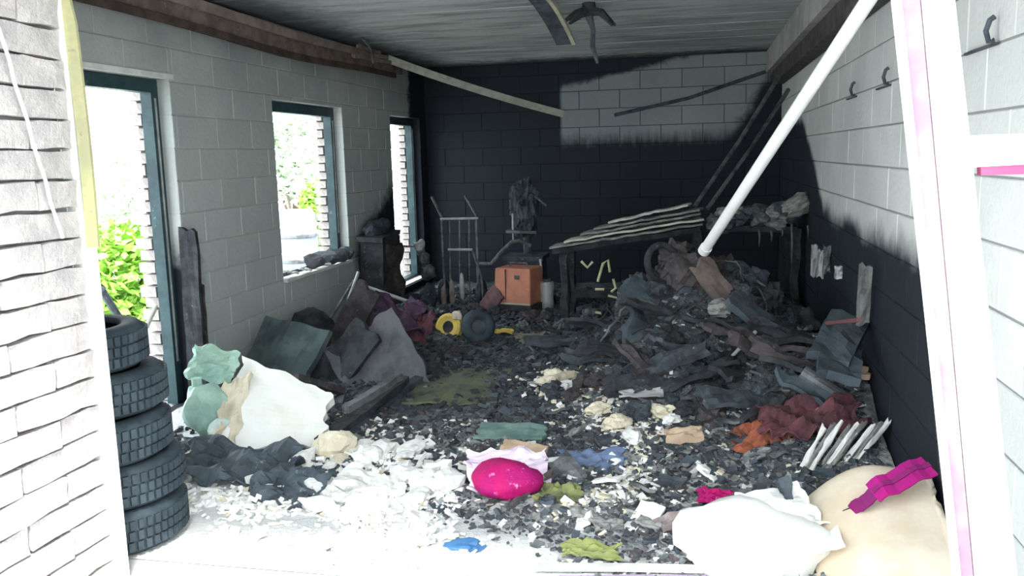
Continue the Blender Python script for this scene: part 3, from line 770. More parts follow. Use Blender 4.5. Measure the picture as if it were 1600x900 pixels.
# ---- hand truck
hy = 9.1
def hp(px, py, off=0): return gy(px, py, hy+off)
base = hp(718, 492); base.z = 0
ht = thing('hand_truck', 'grey steel hand truck with curved handles standing near the back wall', 'hand truck', (base.x, hy, 0))
L = lambda v: v - Vector((base.x, hy, 0))
def part_tube(root, name, pts, r, m): return MB().tube([L(p) for p in pts], r, 8).build(name, m, root)
part_tube(ht, 'side_rail', [hp(675, 308, .25), hp(690, 338, .05), hp(692, 400), hp(697, 487)], .016, M_GREY)
part_tube(ht, 'side_rail', [hp(727, 306, .25), hp(744, 336, .05), hp(746, 400), hp(748, 487)], .016, M_GREY)
part_tube(ht, 'cross_bar', [hp(688, 342), hp(747, 341)], .014, M_PALE)
part_tube(ht, 'cross_bar', [hp(700, 390, -.02), hp(738, 390, -.02)], .014, M_PALE)
for px in (703, 718, 733): part_tube(ht, 'inner_bar', [hp(px, 342), hp(px+1, 482)], .009, M_GREY)
part_tube(ht, 'brace', [hp(738, 390, -.02), hp(752, 432, -.05), hp(756, 480, -.05)], .012, M_GREY)
MB().obox((0,-.12,.03), .36, .26, .012).build('toe_plate', M_GREY, ht)
wm = MB().lathe([(.03,-.035),(.13,-.035),(.15,-.02),(.15,.02),(.13,.035),(.03,.035)], 24, closed=True).mesh('wheel', M_RUB)
hub_ = MB().lathe([(0,-.03),(.05,-.045),(.05,.045),(0,.03)], 14).mesh('hub', M_GREY)
for s_ in (-.2, .24): put('hub', hub_, put('wheel', wm, ht, (s_, .08, .15), (0, R(90), 0)))
for k, px in enumerate((694, 706, 722)):
    stand('melted_drip', chunk_mesh('melted_drip', mat('drip', (.36,.30,.27), (.24,.2,.19)) if k < 2 else M_PALE, 70+k, .06, .06, .3, .3), px, 465-k*8, hy-.1, (0,0,0), 'melted pinkish drip hanging on the hand truck frame', 'drip', 'melted drips on the hand truck')
# bent tube and dark machine right of the hand truck
rod('bent_tube', [hp(748, 412), hp(768, 412), hp(785, 392), hp(800, 378), hp(812, 376), hp(830, 384)], .022, M_GREY, 'grey bent tube curving between the hand truck and the orange toolbox', 'tube')
rod('upright_rod', [hp(801, 334, .2), hp(802, 378, .2)], .010, M_PALE, 'short pale upright rod above the bent grey tube')
mc = hp(822, 400, .35)
t = thing('burnt_machine', 'dark teal burnt machine with a column standing behind the orange toolbox', 'machine', (mc.x, mc.y, 0))
MB().box(-.2,.2,-.2,.2,0,.5).obox((0,0,.52), .46,.44,.05).build('cabinet', M_CHAR2, t)
MB().tube([(0,.08,.5),(0,.08,1.35)], .045, 12).build('column', M_CHAR2, t)
put('head', chunk_mesh('head', M_CHAR2, 22, .30, .34, .62, .5, 4), t, (-.01,-.02,1.08))
MB().obox((-.02,-.08,.82), .34,.3,.03,(0,.04,.1)).build('work_table', M_GREY, t)
MB().tube([(.02,-.08,.9),(.02,-.08,1.1)], .03, 10).build('spindle', M_GREY, t)
MB().tube([(.14,-.1,1.2),(.28,-.18,1.1)], .012, 8).build('lever', M_GREY, t)

# ---- orange toolbox
tb = gz(806, 488, 0.02); tb.z = 0
t = thing('orange_toolbox', 'orange metal tool chest with a dark base standing on the floor near the back wall', 'tool chest', (tb.x, tb.y+.2, .03), (0, 0, R(-14)))
w2 = .215
g = MB(); g.add([(-w2,-.19,.06),(w2,-.19,.06),(w2,.19,.06),(-w2,.19,.06),(-w2*.96,-.16,.45),(w2*.96,-.16,.45),(w2*.96,.16,.45),(-w2*.96,.16,.45)], [(0,3,2,1),(4,5,6,7),(0,1,5,4),(1,2,6,5),(2,3,7,6),(3,0,4,7)])
body_ = o = g.build('body', M_ORANGE, t); bv = o.modifiers.new('bevel', 'BEVEL'); bv.width = .018; bv.segments = 2
MB().box(-w2-.02, w2+.02, -.21, .21, .0, .065).build('base', M_CHAR, t)
MB().box(-w2+.0, w2-.0, -.198, -.186, .07, .085).build('lower_rim', M_PALEW, t)
MB().box(-.075,-.068,-.186,-.170,.09,.44).build('seam', M_CHARB, body_)
MB().tube([(-.1,0,.45),(-.1,0,.49),(.1,0,.49),(.1,0,.45)], .010, 8).build('handle', M_GREY, t)
MB().obox((.06,-.182,.36), .05,.012,.04).build('latch', M_GREY, body_)
rb2 = tb + Vector((-.28, .15, 0))
stand('rosy_board', board_mesh('rosy_board', mat('rosy_panel', (.22,.12,.13), (.14,.08,.09)), .3, .2, .03, 44), 766, 472, tb.y+.05, (R(60), R(-50), 0), 'dull pink panel leaning on the left side of the orange tool chest', 'panel')
t = thing('grey_can', 'pale grey dented can right of the orange tool chest', 'can', gz(850, 487, 0.0)+Vector((.02,.1,.01)))
MB().lathe([(0,0),(.07,0),(.075,.02),(.07,.15),(.078,.27),(.07,.3),(0,.3)], 18).build('body', M_PALE, t)
MB().lathe([(.0,.3),(.04,.3),(.04,.33),(0,.33)], 14).build('cap', M_GREY, t)
rod('pale_stub', [gy(844, 405, 9.0), gy(846, 420, 9.0), gy(846, 470, 9.0)], .012, M_PALE, 'small pale rod standing above the dented can')

# ---- yellow rim and black wheel
p = gz(700, 536, .02)
t = thing('yellow_wheel_rim', 'yellow wheel rim lying on edge in front of the hand truck', 'wheel rim', (p.x, p.y+.06, .02))
MB().lathe([(.055,-.03),(.10,-.045),(.125,-.03),(.125,.03),(.10,.045),(.055,.03)], 24, closed=True).build('rim', M_YELLOW, t, (0,0,.13), (R(72), 0, R(-12)))
MB().lathe([(.0,-.02),(.05,-.02),(.055,.02),(0,.02)], 14).build('hub', M_CHAR, t, (0,0,.13), (R(72), 0, R(-12)))
put('melted_top', chunk_mesh('melted_top', M_CREAM, 31, .09, .07, .1, .4), t, (.08, -.02, .24))
p = gz(745, 538, .02)
t = thing('black_wheel', 'small black rubber wheel right of the yellow rim', 'wheel', (p.x, p.y+.06, .02))
g = MB(); g.smooth = True; g.lathe([(.06,-.05),(.12,-.06),(.15,-.035),(.15,.035),(.12,.06),(.06,.05)], 28, closed=True); g.build('tyre', M_RUB, t, (0,0,.15), (R(80), 0, R(25)))
MB().lathe([(0,-.03),(.06,-.04),(.06,.04),(0,.03)], 16).build('hub', M_CHAR2, t, (0,0,.15), (R(80), 0, R(25)))
lay('yellow_scrap', board_mesh('yellow_scrap', M_YELLOW, .2, .09, .02, 33), 785, 522, (0, .1, .2), 'yellow flat scrap on the ash in front of the orange tool chest', 'scrap', .03)
lay('tan_plate', board_mesh('tan_plate', mat('dust_tan', (.30,.26,.22), (.22,.19,.17)), .42, .5, .015, 35), 830, 532, (0, 0, .05), 'flat dusty tan plate on the floor in front of the tool chest', 'plate', .02)
lay('olive_mat', board_mesh('olive_mat', mat('mud_olive', (.15,.16,.10), (.10,.11,.08), 4), .6, .9, .012, 36), 720, 605, (0, 0, .1), 'olive muddy mat lying flat in the middle of the floor', 'mat', .015)

# ---- workbench with layered charred boards
by = 8.3
wbn = thing('workbench', 'collapsed charred workbench along the back of the garage', 'workbench', (0, by, 0))
A = gy(862, 388, by-.25); B = gy(1094, 352, by-.25); D_ = gy(1270, 352, by-.25)
def bar_between(root, name, a, b, w, t_, m, jag=0, off=Vector((0,0,0))):
    a = a - Vector((0,by,0)) + off; b = b - Vector((0,by,0)) + off
    n = 10; pts = [a.lerp(b, i/n) + Vector((0, .02*nz((i,0,t_*90),.7), .018*nz((i,2,w*50),.8))) for i in range(n+1)]
    return MB().ribbon(pts, w, t_, (0,1,0)).build(name, m, root)
bar_between(wbn, 'tabletop', A+Vector((0,.3,-.03)), B+Vector((0,.3,-.03)), .6, .05, M_CHAR)
bar_between(wbn, 'tabletop_right', B+Vector((.05,.3,-.03)), Vector((XR-.09, by+.05, D_.z-.03)), .6, .05, M_CHAR)
for (u, yy) in ((-1.25, -.15), (-1.25, .3), (.0, -.15), (.0, .3), (.88, -.12), (.88, .3)):
    zt = A.z + (B.z-A.z)*((u-A.x)/(B.x-A.x)) if u < 0 else B.z
    put('leg', board_mesh('leg', M_CHAR, zt-.03, .085, .07, int(u*10+yy*7), .0, .03), wbn, (u, yy, (zt-.06)/2), (0, R(90), 0))
MB().box(-1.2, .9, .0, .04, .25, .33).build('stretcher', M_CHAR, wbn)
lbs = ['lowest', 'second', 'third', 'fourth', 'topmost']
for k in range(5):
    u0 = k*.10; u1 = 1-.0*k
    a = A.lerp(B, u0) + Vector((0, .08+.02*k, .01+.036*k)); b = A.lerp(B, u1) + Vector((random.uniform(-.12,.05), .10, .012+.044*k))
    n = 14; pts = [a.lerp(b, i/n) + Vector((0, .03*nz((i,k,1),.6), .012*nz((i,k,5),.9))) for i in range(n+1)]
    o = MB().ribbon(pts, .34-.04*k, .018, (0,1,0)).build('ash_board', (M_ASH, M_PALEW, M_ASH, M_ASH, mat('white_ash', (.66,.64,.60), (.40,.39,.37), 9, .95, .5))[k])
    tag(o, lbs[k] + ' pale ash-covered board in the pile on the collapsed workbench', 'board', 'ash boards on the workbench')
for k in range(6):
    px = 1124+k*21; p = gy(px, 344-k*3+random.uniform(-6,6), by-.2)
    o = put('burnt_bundle', chunk_mesh('burnt_bundle', (M_GREY, M_ASH, M_CHAR2)[k%3], 80+k, .26, .3, .2, .45, 3), None, p, (0, random.uniform(-.3,.3), k))
    tag(o, 'grey burnt bundle lying on the right end of the workbench', 'bundle', 'burnt bundles on the workbench')
o = put('burnt_roll', chunk_mesh('burnt_roll', M_ASH, 91, .30, .22, .2, .3, 3), None, gy(1244, 322, by-.25), (0, R(-25), 0)); tag(o, 'rolled ash-grey bundle at the right wall end of the workbench', 'bundle')
for k, (px, y0_, y1_) in enumerate(((1186,358,385),(1205,360,378),(1237,350,410),(1262,352,372),(1222,356,370))):
    rod('melted_drip', [gy(px, y0_, by-.3), gy(px+1, (y0_+y1_)/2, by-.3), gy(px, y1_, by-.3)], [.012,.008,.003], M_GREY, 'thin grey melted drip hanging from the right end of the workbench', 'drip', 'drips under the workbench')
# pale bent rods below
for k, pts in enumerate(([(908,408),(918,418),(926,409)], [(934,440),(942,412),(950,406),(953,425)], [(958,436),(962,450),(955,456)], [(930,452),(944,452)], [(950,462),(966,466),(966,456)], [(930,488),(945,490)])):
    rod('pale_wire', [gy(x, y, by-.45) for x, y in pts], .012, M_PYEL, ['zigzag pale yellow wire under the left end of the ash boards', 'tall hooked pale yellow wire below the workbench', 'small bent pale yellow wire right of the hooked one', 'short straight pale wire low under the workbench', 'L-shaped pale wire low under the workbench', 'short pale wire on the floor under the workbench'][k], 'wire', 'pale wires under the workbench')

# wall items over the right wall soot
for k, (px, py, h, m) in enumerate(((1272, 408, .26, M_PALE), (1282, 412, .22, M_PALE), (1292, 405, .2, M_GREY), (1310, 425, .09, M_PALE))):
    p = gx(px, py, XR-.03); o = put('melted_plate', board_mesh('melted_plate', m, h, .05, .015, 95+k), None, p, (0, R(88), R(90)))
    tag(o, ['leftmost', 'second', 'third', 'rightmost short'][k] + ' pale melted strip stuck to the sooty right wall', 'strip', 'melted strips on the right wall')
p = gx(1350, 462, XR-.07); t = thing('wall_plank', 'pale grey plank leaning upright on the sooty right wall', 'plank', p)
put('plank', board_mesh('plank', mat('dim_ash', (.17,.17,.165), (.10,.10,.10), 8), .34, .07, .02, 101), t, (0,0,0), (R(8), R(84), R(90)))
for k, (x, y, z) in enumerate(((.76, 4.80, .52), (.78, 4.95, .60))):
    o = put('slate_slab', board_mesh('slate_slab', M_SLATE, .52, .22, .05, 110+k, .05, .03), None, (x, y, z), (R(12), R(-10-6*k), R(80-12*k)))
    tag(o, ('lower', 'upper')[k] + ' slate blue slab of two lying against the right wall', 'slab', 'slate slabs at the right wall')
rod('red_bar', [gx(1292, 505, XR-.25), gx(1342, 500, XR-.2)], .012, mat('dull_red', (.17,.07,.075)), 'dull red bar lying at the foot of the sooty right wall', 'bar')

# ---- right heap
def ring(px, py, depth, r, rt, rot, m, label):
    g = MB(); g.smooth = True
    g.lathe([(r+rt*math.cos(a), rt*math.sin(a)) for a in [i*math.pi/4 for i in range(8)]], 28, closed=True)
    o = g.build('burnt_hoop', m, None, gy(px, py, depth), rot); tag(o, label, 'hoop', 'burnt hoops in the right heap')
ring(1036, 412, 6.4, .14, .026, (R(75), 0, R(40)), M_CHAR, 'grey burnt hoop on the left of the heap below the white pipe')
TL = [(1015,398,.2,0),(1000,430,.22,1),(1050,400,.18,2),(1095,418,.2,0),(1140,415,.2,2),(1165,440,.24,1),(1180,400,.2,1),(1030,450,.24,2),(1100,470,.2,0),(1150,470,.2,2),(985,470,.2,1),(1205,450,.2,0),(1240,470,.22,1),(1255,482,.22,0)]
for k, (px, py, sz_, mi) in enumerate(TL):
    o = stand('twisted_scrap', chunk_mesh('twisted_scrap', (M_CHAR, M_CHAR2, M_CHARB)[mi], 700+k, sz_*1.1, sz_, sz_*.9, .75, 3), px, py, 6.75-.1*(k % 4), (k, k*.7, k*1.3), ('black', 'dark slate', 'brownish')[mi]+' twisted scrap lump at the top of the right heap around the pipe end', 'scrap', 'twisted scrap on the right heap')
    z0 = H(o.location.x, o.location.y); o.location.z = min(o.location.z, z0+sz_*.35)
stand('burnt_motor', chunk_mesh('burnt_motor', M_CHARB, 120, .34, .3, .28, .45, 3), 1070, 425, 6.35, (0,0,0), 'burnt knobbly motor at the top of the heap below the white pipe', 'motor')
stand('brown_board', board_mesh('brown_board', mat('dry_brown', (.20,.155,.14), (.12,.095,.09), 6, .9, .5), .42, .17, .03, 121), 1120, 448, 6.1, (R(60), R(55), R(10)), 'brown scorched board below the lower end of the white pipe', 'board')
stand('slate_tarp', sheet_mesh('slate_tarp', M_SLATE, .66, .85, .10, 123, .01, 18, .2), 1045, 525, 6.0, (R(48), R(10), R(10)), 'slate blue crumpled tarpaulin draped over the left side of the right heap', 'tarpaulin')
stand('grey_slab', board_mesh('grey_slab', M_SLATE, .5, .2, .05, 125), 1188, 500, 5.9, (R(25), R(38), R(0)), 'smooth grey slab sloping on the right side of the heap', 'slab')
stand('white_lump', chunk_mesh('white_lump', M_ASH, 126, .16, .12, .12, .5, 2), 1125, 482, 6.0, (0,0,0), 'pale ash lump in the middle of the right heap', 'lump')
HB = [(1130, 520, .5, M_CHAR, 5, -10), (1150, 535, .45, M_CHARB, 15, 20), (1040, 580, .5, M_CHAR2, -20, 10), (1010, 585, .45, M_CHARB, 35, -30), (1185, 560, .45, M_CHARB, 30, 15),
      (1240, 580, .5, M_CHARB, 25, 10), (1095, 600, .5, M_CHAR, -15, 30), (1150, 600, .4, M_CHAR, 10, 60), (1290, 550, .5, M_CHAR, 10, 20), (1060, 560, .5, M_CHAR2, 25, 45),
      (1225, 540, .5, M_CHAR, 20, -30), (1160, 640, .5, M_CHAR2, 5, 25), (1200, 650, .4, M_CHAR, -10, 50), (1350, 600, .5, M_CHAR, 8, -20), (1390, 640, .5, M_CHAR, -6, 15), (1300, 630, .4, M_SLATE, 25, -25),
      (1000, 620, .4, M_CHAR, 0, 5), (960, 560, .5, M_CHAR, 6, 12), (920, 570, .5, M_CHAR2, -4, -30), (1400, 590, .5, M_CHAR2, 8, 5), (1260, 510, .5, M_CHAR, 10, 25), (1330, 570, .45, M_CHARB, 12, -15),
      (880, 545, .6, M_CHAR2, 2, 8), (950, 520, .6, M_CHAR, 5, -8), (1030, 500, .5, M_CHAR, 20, 20)]
for k, (px, py, L_, m, ry, rz) in enumerate(HB):
    o = lay('charred_board', board_mesh('charred_board', m, L_, .10+.08*random.random(), .03, 200+k, .08, .05), px, py, (R(random.uniform(-25,35)), R(ry), R(rz)), {M_CHAR: 'black', M_CHAR2: 'dark slate', M_CHARB: 'brownish', M_SLATE: 'grey-blue'}[m] + ' charred broken board lying in the heap on the right', 'board', .06, 'charred boards in the right heap')
CH = [chunk_mesh('charred_chunk', m, 300+i, 1, .8, .6, .65, 3) for i, m in enumerate((M_CHAR, M_CHAR2, M_CHARB, M_CHAR, M_CHAR2, M_GREY, M_CHARB))]
for k in range(110):
    for _ in range(30):
        x, y = random.gauss(.15, .6), random.gauss(6.2, .8)
        if -1.0 < x < XR-.16 and 4.8 < y < 8.0: break
    s = random.uniform(.07, .22); o = put('charred_chunk', random.choice(CH), None, (x, y, H(x, y)+s*.2), (random.uniform(-.5,.5), random.uniform(-.5,.5), random.uniform(0,6)), (s,s,s))
    tag(o, {'char': 'black', 'char_slate': 'dark slate', 'char_brown': 'brownish', 'scorched_steel': 'grey'}[o.data.materials[0].name] + ' lump of charred rubble in the heap on the right', 'rubble', 'charred lumps in the right heap')
for k in range(45):
    x, y = random.uniform(-3.1, -1.9), random.uniform(5.9, 8.6); s = random.uniform(.08, .22)
    o = put('charred_chunk', random.choice(CH), None, (x, y, H(x, y)+s*.2), (random.uniform(-.5,.5), random.uniform(-.5,.5), random.uniform(0,6)), (s,s,s))
    tag(o, {'char': 'black', 'char_slate': 'dark slate', 'char_brown': 'brownish', 'scorched_steel': 'grey'}[o.data.materials[0].name] + ' lump of charred rubble in the heap along the left wall', 'rubble', 'charred lumps in the left heap')
for k in range(40):
    x, y = random.uniform(-1.6, .9), random.uniform(7.7, 8.7); s = random.uniform(.08, .25)
    o = put('charred_chunk', random.choice(CH), None, (x, y, H(x, y)+s*.2), (random.uniform(-.5,.5), random.uniform(-.5,.5), random.uniform(0,6)), (s,s,s))
    tag(o, {'char': 'black', 'char_slate': 'dark slate', 'char_brown': 'brownish', 'scorched_steel': 'grey'}[o.data.materials[0].name] + ' lump of charred rubble lying under the collapsed workbench', 'rubble', 'charred lumps under the workbench')
for k in range(26):
    px, py = random.uniform(960, 1400), random.uniform(500, 660)
    p = rest(px, py); o = put('pale_fragment', random.choice([CH[5]]), None, p+Vector((0,0,.03)), (random.random(), random.random(), random.random()*6), (.08,.06,.07))
    tag(o, 'small grey fragment showing on the black heap on the right', 'fragment', 'grey fragments on the right heap')
for k in range(34):
    x, y = random.gauss(.1, .45), random.gauss(6.35, .5)
    if not -.9 < x < XR-.2: x = .2
    p = Vector((x, y, H(x, y)-.02)); pts = [p]; d = Vector((random.uniform(-1,1), random.uniform(-1,.4), random.uniform(.2,1.2))).normalized()
    for i in range(7):
        d = (d + Vector((random.uniform(-.6,.6), random.uniform(-.6,.6), -.28+random.uniform(-.3,.3)))).normalized(); q_ = pts[-1]+d*.065
        q_.x = min(q_.x, XR-.05); q_.z = max(q_.z, H(q_.x, q_.y)+.005); pts.append(q_)
    rod('burnt_wire', pts, random.uniform(.004,.010), (M_GREY, M_CHAR, M_CHARB)[k%3], 'bent burnt wire sticking out of the black heap on the right', 'wire', 'burnt wires in the right heap')
# coloured debris on the right
lay('white_rod', MB().tube([(-.11,0,0),(.11,0,.06)], .012, 8).mesh('white_rod', M_PALE), 1165, 562, (0, R(-25), R(30)), 'short white rod sticking up in the right heap', 'rod', .08)
lay('yellow_tool', board_mesh('yellow_tool', M_YELLOW, .17, .07, .03, 130), 1244, 618, (R(10), R(28), R(10)), 'yellow plastic scrap on the right heap above the red cloth', 'scrap', .07)
lay('grey_tube', MB().tube([(-.15,0,0),(.15,0,0)], .045, 14).mesh('grey_tube', M_GREY), 1290, 622, (0, R(30), R(-15)), 'grey scorched tube right of the yellow scrap', 'tube', .06)
lay('orange_board', board_mesh('orange_board', M_TAN, .22, .10, .03, 131), 1325, 596, (R(20), 0, .1), 'light orange wood block on the heap near the right wall', 'wood', .05)
lay('red_cloth', sheet_mesh('red_cloth', M_REDC, .52, .30, .10, 133, .01, 18, .25, 3), 1268, 672, (R(15), R(-8), R(12)), 'dark red cloth crumpled in front of the right heap', 'cloth', .08)
lay('rust_scrap', sheet_mesh('rust_scrap', M_RUST, .34, .2, .08, 135, .01, 14, .3, 3), 1195, 690, (R(15), R(-18), R(25)), 'rusty orange crumpled scrap left of the dark red cloth', 'scrap', .06)
lay('tan_block', board_mesh('tan_block', M_TAN, .2, .11, .04, 137), 1068, 690, (R(8), R(-6), R(8)), 'tan wooden block on the grey rubble in front of the right heap', 'block', .035)
lay('tan_plank_piece', board_mesh('tan_plank_piece', M_TAN, .26, .13, .025, 139), 818, 712, (R(8), R(4), R(-4)), 'tan board piece behind the magenta cushion', 'board', .035)
lay('grey_plate', board_mesh('grey_plate', M_PALE, .26, .09, .012, 141), 1000, 626, (R(14), R(0), R(3)), 'pale grey flat strip on the rubble in front of the right heap', 'strip', .05)
lay('pink_brown_piece', board_mesh('pink_brown_piece', mat('dust_pink', (.34,.27,.26), (.22,.18,.18)), .28, .09, .02, 143), 1125, 640, (R(10), R(28), R(-35)), 'dusty pink strip sloping in front of the right heap', 'strip', .05)
lay('mint_scrap', board_mesh('mint_scrap', mat('dull_mint', (.20,.30,.26), (.12,.2,.18)), .38, .2, .015, 145), 800, 682, (R(6), 0, R(5)), 'dull mint green scrap lying on the ash in the middle', 'scrap', .03)
lay('blue_rag', sheet_mesh('blue_rag', mat('dull_blue', (.15,.19,.32), (.10,.14,.22)), .34, .2, .06, 147, .01, 12, .25, 3), 925, 728, (R(8), 0, 0), 'dull blue rag on the rubble right of the magenta cushion', 'rag', .04)
# fanned slats
fan = thing('slat_bundle', 'fan of pale burnt slats lying in front of the dark red cloth', 'slats', rest(1310, 740))
for k in range(9):
    o = board_mesh('slat', (M_PLAST, M_ASH)[k % 2], .36, .022, .010, 160+k, .03, .02)
    put('slat', o, fan, (-.13+.036*k, .06+.012*k, .07+.012*(k%3)), (R(-10+4*k), R(-38), R(52-2*k)))
# black boards of the sack edge
# ---- front: cushion, strap, sacks
p = gz(784, 792, 0)
t = thing('magenta_cushion', 'bright magenta cushion with a pale rim lying at the front', 'cushion', (p.x, p.y+.1, .02), (0,0,R(12)))
me = chunk_mesh('cushion', M_MAG, 55, .34, .28, .17, .22, 3)
for pl_ in me.polygons: pl_.use_smooth = True
put('cushion', me, t, (0,0,.085))
put('pale_rim', sheet_mesh('pale_rim', mat('pale_lilac', (.80,.68,.78), (.66,.52,.66)), .40, .24, .05, 57, .012, 14, .2, 3), t, (.01,.12,.10), (R(28),0,0))
put('dark_seam', board_mesh('dark_seam', M_CHARB, .28, .03, .02, 58), t, (.12,-.06,.05), (0,R(-20),R(40)))
p = gz(1240, 860, 0)
def sack(name, label, px, py, sx, sy, sz, seed, m, rz=0, cat='sack', parts=None):
    p = gz(px, py, 0); t = thing(name, label, cat, (p.x, p.y, 0), (0,0,rz))
    me = chunk_mesh('body', m, seed, sx, sy, sz, .28, 3)
    for v in me.vertices:
        if v.co.z < -sz*.3: v.co.z = -sz*.3
    for pl_ in me.polygons: pl_.use_smooth = True
    put('body', me, t, (0,0,sz*.3)); return t
t = sack('white_sack', 'white crumpled sack lying at the front left of the cream cardboard', 1175, 880, .62, .42, .30, 61, M_SACK)
put('torn_flap', sheet_mesh('torn_flap', M_SACK, .3, .24, .05, 62), t, (.12, .1, .2), (R(20), 0, R(30)))
# cardboard sheet, bent over
p = gz(1400, 890, 0)
t = thing('cardboard_sheet', 'large cream cardboard sheet curved over the debris beside the door leaf', 'cardboard', (p.x, p.y, 0))
def fn(u, v):
    x = -.36 + .78*u; y = -.35 + .75*v
    z = .34 - .26*(1-v)**1.5 - .22*(max(0, .45-u)/.45)**2*1.0 + .02*nz((u*3,v*3,2),1) - .12*(max(0, v-.8)/.2)**2
    return Vector((min(x, XR-.04-p.x), y, max(.012, z)))
g = MB(); g.smooth = True; g.grid(fn, 22, 22, .012); g.build('sheet', M_CARTON, t)
g = MB(); g.grid(lambda u, v: Vector((-.52+.3*u, -.15+.45*v, .06+.10*u+.03*nz((u*4,v*4,5),1))), 10, 10, .010); g.build('torn_end', M_SHEET, t)
# magenta strap over its top
pts_px = [(1330, 800, .20), (1350, 782, .27), (1378, 762, .33), (1410, 745, .37), (1452, 728, .40)]
t = thing('magenta_strap', 'magenta strap lying over the top edge of the cream cardboard sheet', 'strap', (0,0,0))
pts = [gz(px, py, z) for px, py, z in pts_px]
fine = [pts[i].lerp(pts[i+1], f/4)+Vector((0,0,.008*math.sin(i*4+f*1.3))) for i in range(4) for f in range(4)]+[pts[-1]]
MB().ribbon(fine[:8], .055, .008, (-.3,.8,.5)).build('narrow_end', M_VIO, t)
MB().ribbon(fine[6:], .095, .010, (-.3,.8,.5)).build('wide_band', M_STRAP, t)
MB().ribbon([p+Vector((0,0,.008)) for p in fine[6:]], .02, .008, (-.3,.8,.5)).build('dark_stripe', M_VIO, t)
MB().ribbon([pts[0]+Vector((-.02,0,-.02)), pts[0]+Vector((.015,0,.0))], .05, .016, (0,.5,1)).build('buckle', M_CHAR, t)
lay('pink_rag', sheet_mesh('pink_rag', M_MAG, .16, .10, .03, 64, .008, 10, .2, 3), 1118, 788, (R(15), 0, 0), 'small pink rag behind the white crumpled sack', 'rag', .04)
lay('pink_rag', sheet_mesh('pink_rag', M_VIO, .13, .09, .03, 66, .008, 10, .2, 3), 1200, 800, (R(12), 0, .4), 'small purple-pink rag between the sack and the fan of slats', 'rag', .04)
lay('dark_stump', board_mesh('dark_stump', M_CHAR2, .26, .06, .04, 68), 1232, 835, (0, R(75), R(20)), 'dark stump of wood standing between sack and cardboard', 'stump', .13)
lay('blue_scrap', chunk_mesh('blue_scrap', M_BLUE, 70, .17, .11, .05, .3, 3), 727, 858, (0,0,.2), 'blue plastic scrap lying on the white front floor', 'scrap', .015)
lay('olive_rag', sheet_mesh('olive_rag', M_OLIVE, .2, .16, .06, 72, .01, 12, .25, 3), 872, 778, (R(10),0,0), 'olive green rag right of the magenta cushion', 'rag', .03)
lay('yellow_green_rag', sheet_mesh('yellow_green_rag', mat('yellow_green', (.22,.24,.08), (.14,.16,.06)), .22, .1, .04, 74, .01, 12, .25, 3), 922, 868, (R(8),0,0), 'yellow-green rag at the front edge near the threshold rail', 'rag', .03)
lay('dust_board', board_mesh('dust_board', mat('dust_pink', (.34,.27,.26)), .2, .09, .02, 76), 1060, 822, (R(5), R(-12), R(28)), 'dusty pink board left of the white sack', 'board', .03)
# threshold rail
a, b = gz(838, 886, .03), gz(1126, 890, .03)
t = thing('threshold_rail', 'pale metal threshold rail lying along the front edge of the floor', 'rail', (0,0,0))
MB().ribbon([a, a.lerp(b,.5)+Vector((0,0,.004)), b], .035, .02, (0,1,0)).build('rail', M_PALE, t)
MB().ribbon([a+Vector((.1,-.06,-.015)), b+Vector((-.05,-.06,-.015))], .06, .012, (0,1,0)).build('purple_edge', mat('mauve', (.26,.22,.30), (.18,.16,.22)), t)
# dark crumpled plastic at left front
lay('slate_plastic', sheet_mesh('slate_plastic', M_SLATE, .62, .42, .10, 78, .01, 20, .2, 3), 375, 742, (R(10), R(4), R(10)), 'slate blue crumpled plastic in front of the white insulation panel', 'plastic', .07)
lay('slate_plastic', sheet_mesh('slate_plastic', M_SLATE, .4, .3, .08, 79, .01, 16, .2, 3), 450, 770, (R(8), 0, R(-20)), 'slate crumpled plastic at the right of the first, beside white rubble', 'plastic', .05)
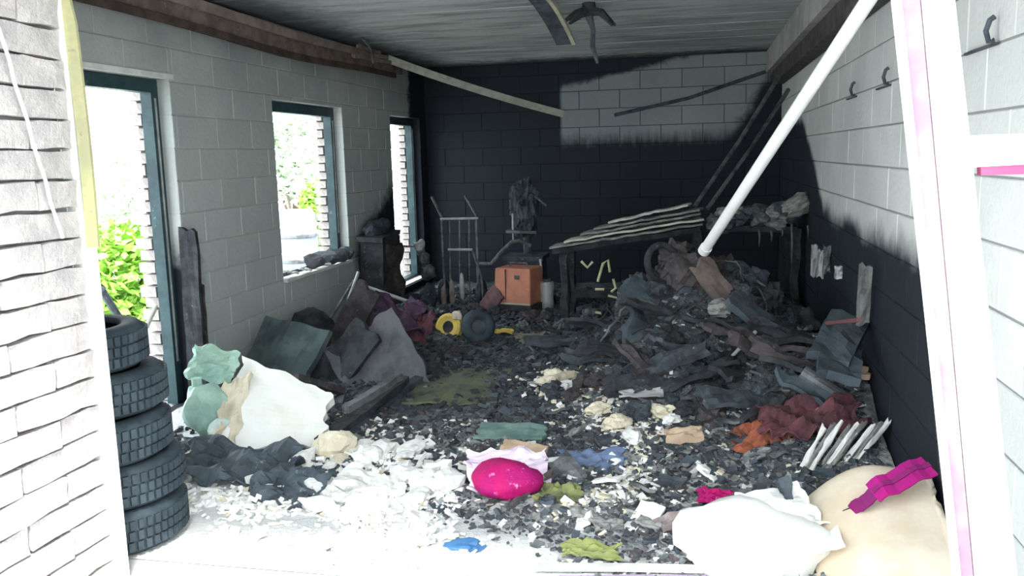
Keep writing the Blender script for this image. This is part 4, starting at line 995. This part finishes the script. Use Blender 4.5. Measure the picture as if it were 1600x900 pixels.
# foam chunks along the trail and white rubble
FO = [(868, 600, .24, M_CREAM), (885, 612, .16, M_PLAST), (852, 622, .10, M_CREAM), (935, 645, .14, M_CREAM), (965, 668, .16, M_CREAM), (990, 690, .14, M_PLAST), (1035, 650, .15, M_CREAM), (1050, 660, .12, M_PLAST)]
for k, (px, py, s, m) in enumerate(FO):
    lay('foam_chunk', chunk_mesh('foam_chunk', m, 400+k, s, s*.8, s*.6, .5, 3), px, py, (0, 0, k), ['large cream foam chunk at the start of the pale trail', 'white chunk touching the large cream foam chunk', 'small cream crumb left of the large foam chunk', 'cream foam chunk in the first third of the pale trail', 'cream foam chunk halfway along the pale trail', 'white chunk at the end of the pale trail', 'cream foam chunk near the pale grey strip', 'white chunk near the tan wooden block'][k], 'foam', s*.15, 'foam chunks on the pale trail')
WC = [chunk_mesh('plaster_chunk', m, 500+i, 1, .8, .5, .5, 2) for i, m in enumerate((M_PLAST, M_SHEET, M_PLAST, M_CREAM))]
wp = pixarea([(490,720),(560,700),(620,720),(690,770),(560,790),(480,780),(620,760),(560,730)], 26)
k = 0
while k < 60:
    p = wp()
    if p is None: continue
    s = random.uniform(.06, .2); o = put('plaster_chunk', WC[random.choices(range(4), [5,4,4,1])[0]], None, p+Vector((0,0,s*.12)), (random.uniform(-.4,.4), random.uniform(-.4,.4), random.random()*6), (s,s,s))
    tag(o, 'white plaster chunk in the pale rubble left of the magenta cushion', 'plaster', 'plaster chunks in the front rubble'); k += 1
lay('cream_block', chunk_mesh('cream_block', M_CREAM, 520, .26, .2, .16, .3, 3), 525, 706, (0,0,.3), 'cream foam block at the right edge of the white insulation panel', 'foam', .04)
for k in range(30):
    px, py = random.uniform(850, 1230), random.uniform(640, 830); p = rest(px, py); s = random.uniform(.05, .13)
    o = put('grey_shard', board_mesh('grey_shard', (M_ASH, M_GREY, M_CHAR2, M_PLAST)[k % 4], s*1.8, s, .015, 600+k) if k < 8 else SHD[k % 8], None, p+Vector((0,0,.02)), (random.uniform(-.4,.4), random.uniform(-.4,.4), random.random()*6))
    if k == 0: SHD = []
    if k < 8: SHD.append(o.data)
    tag(o, 'grey or pale shard in the rubble between the magenta cushion and the red cloth', 'shard', 'shards in the front rubble')
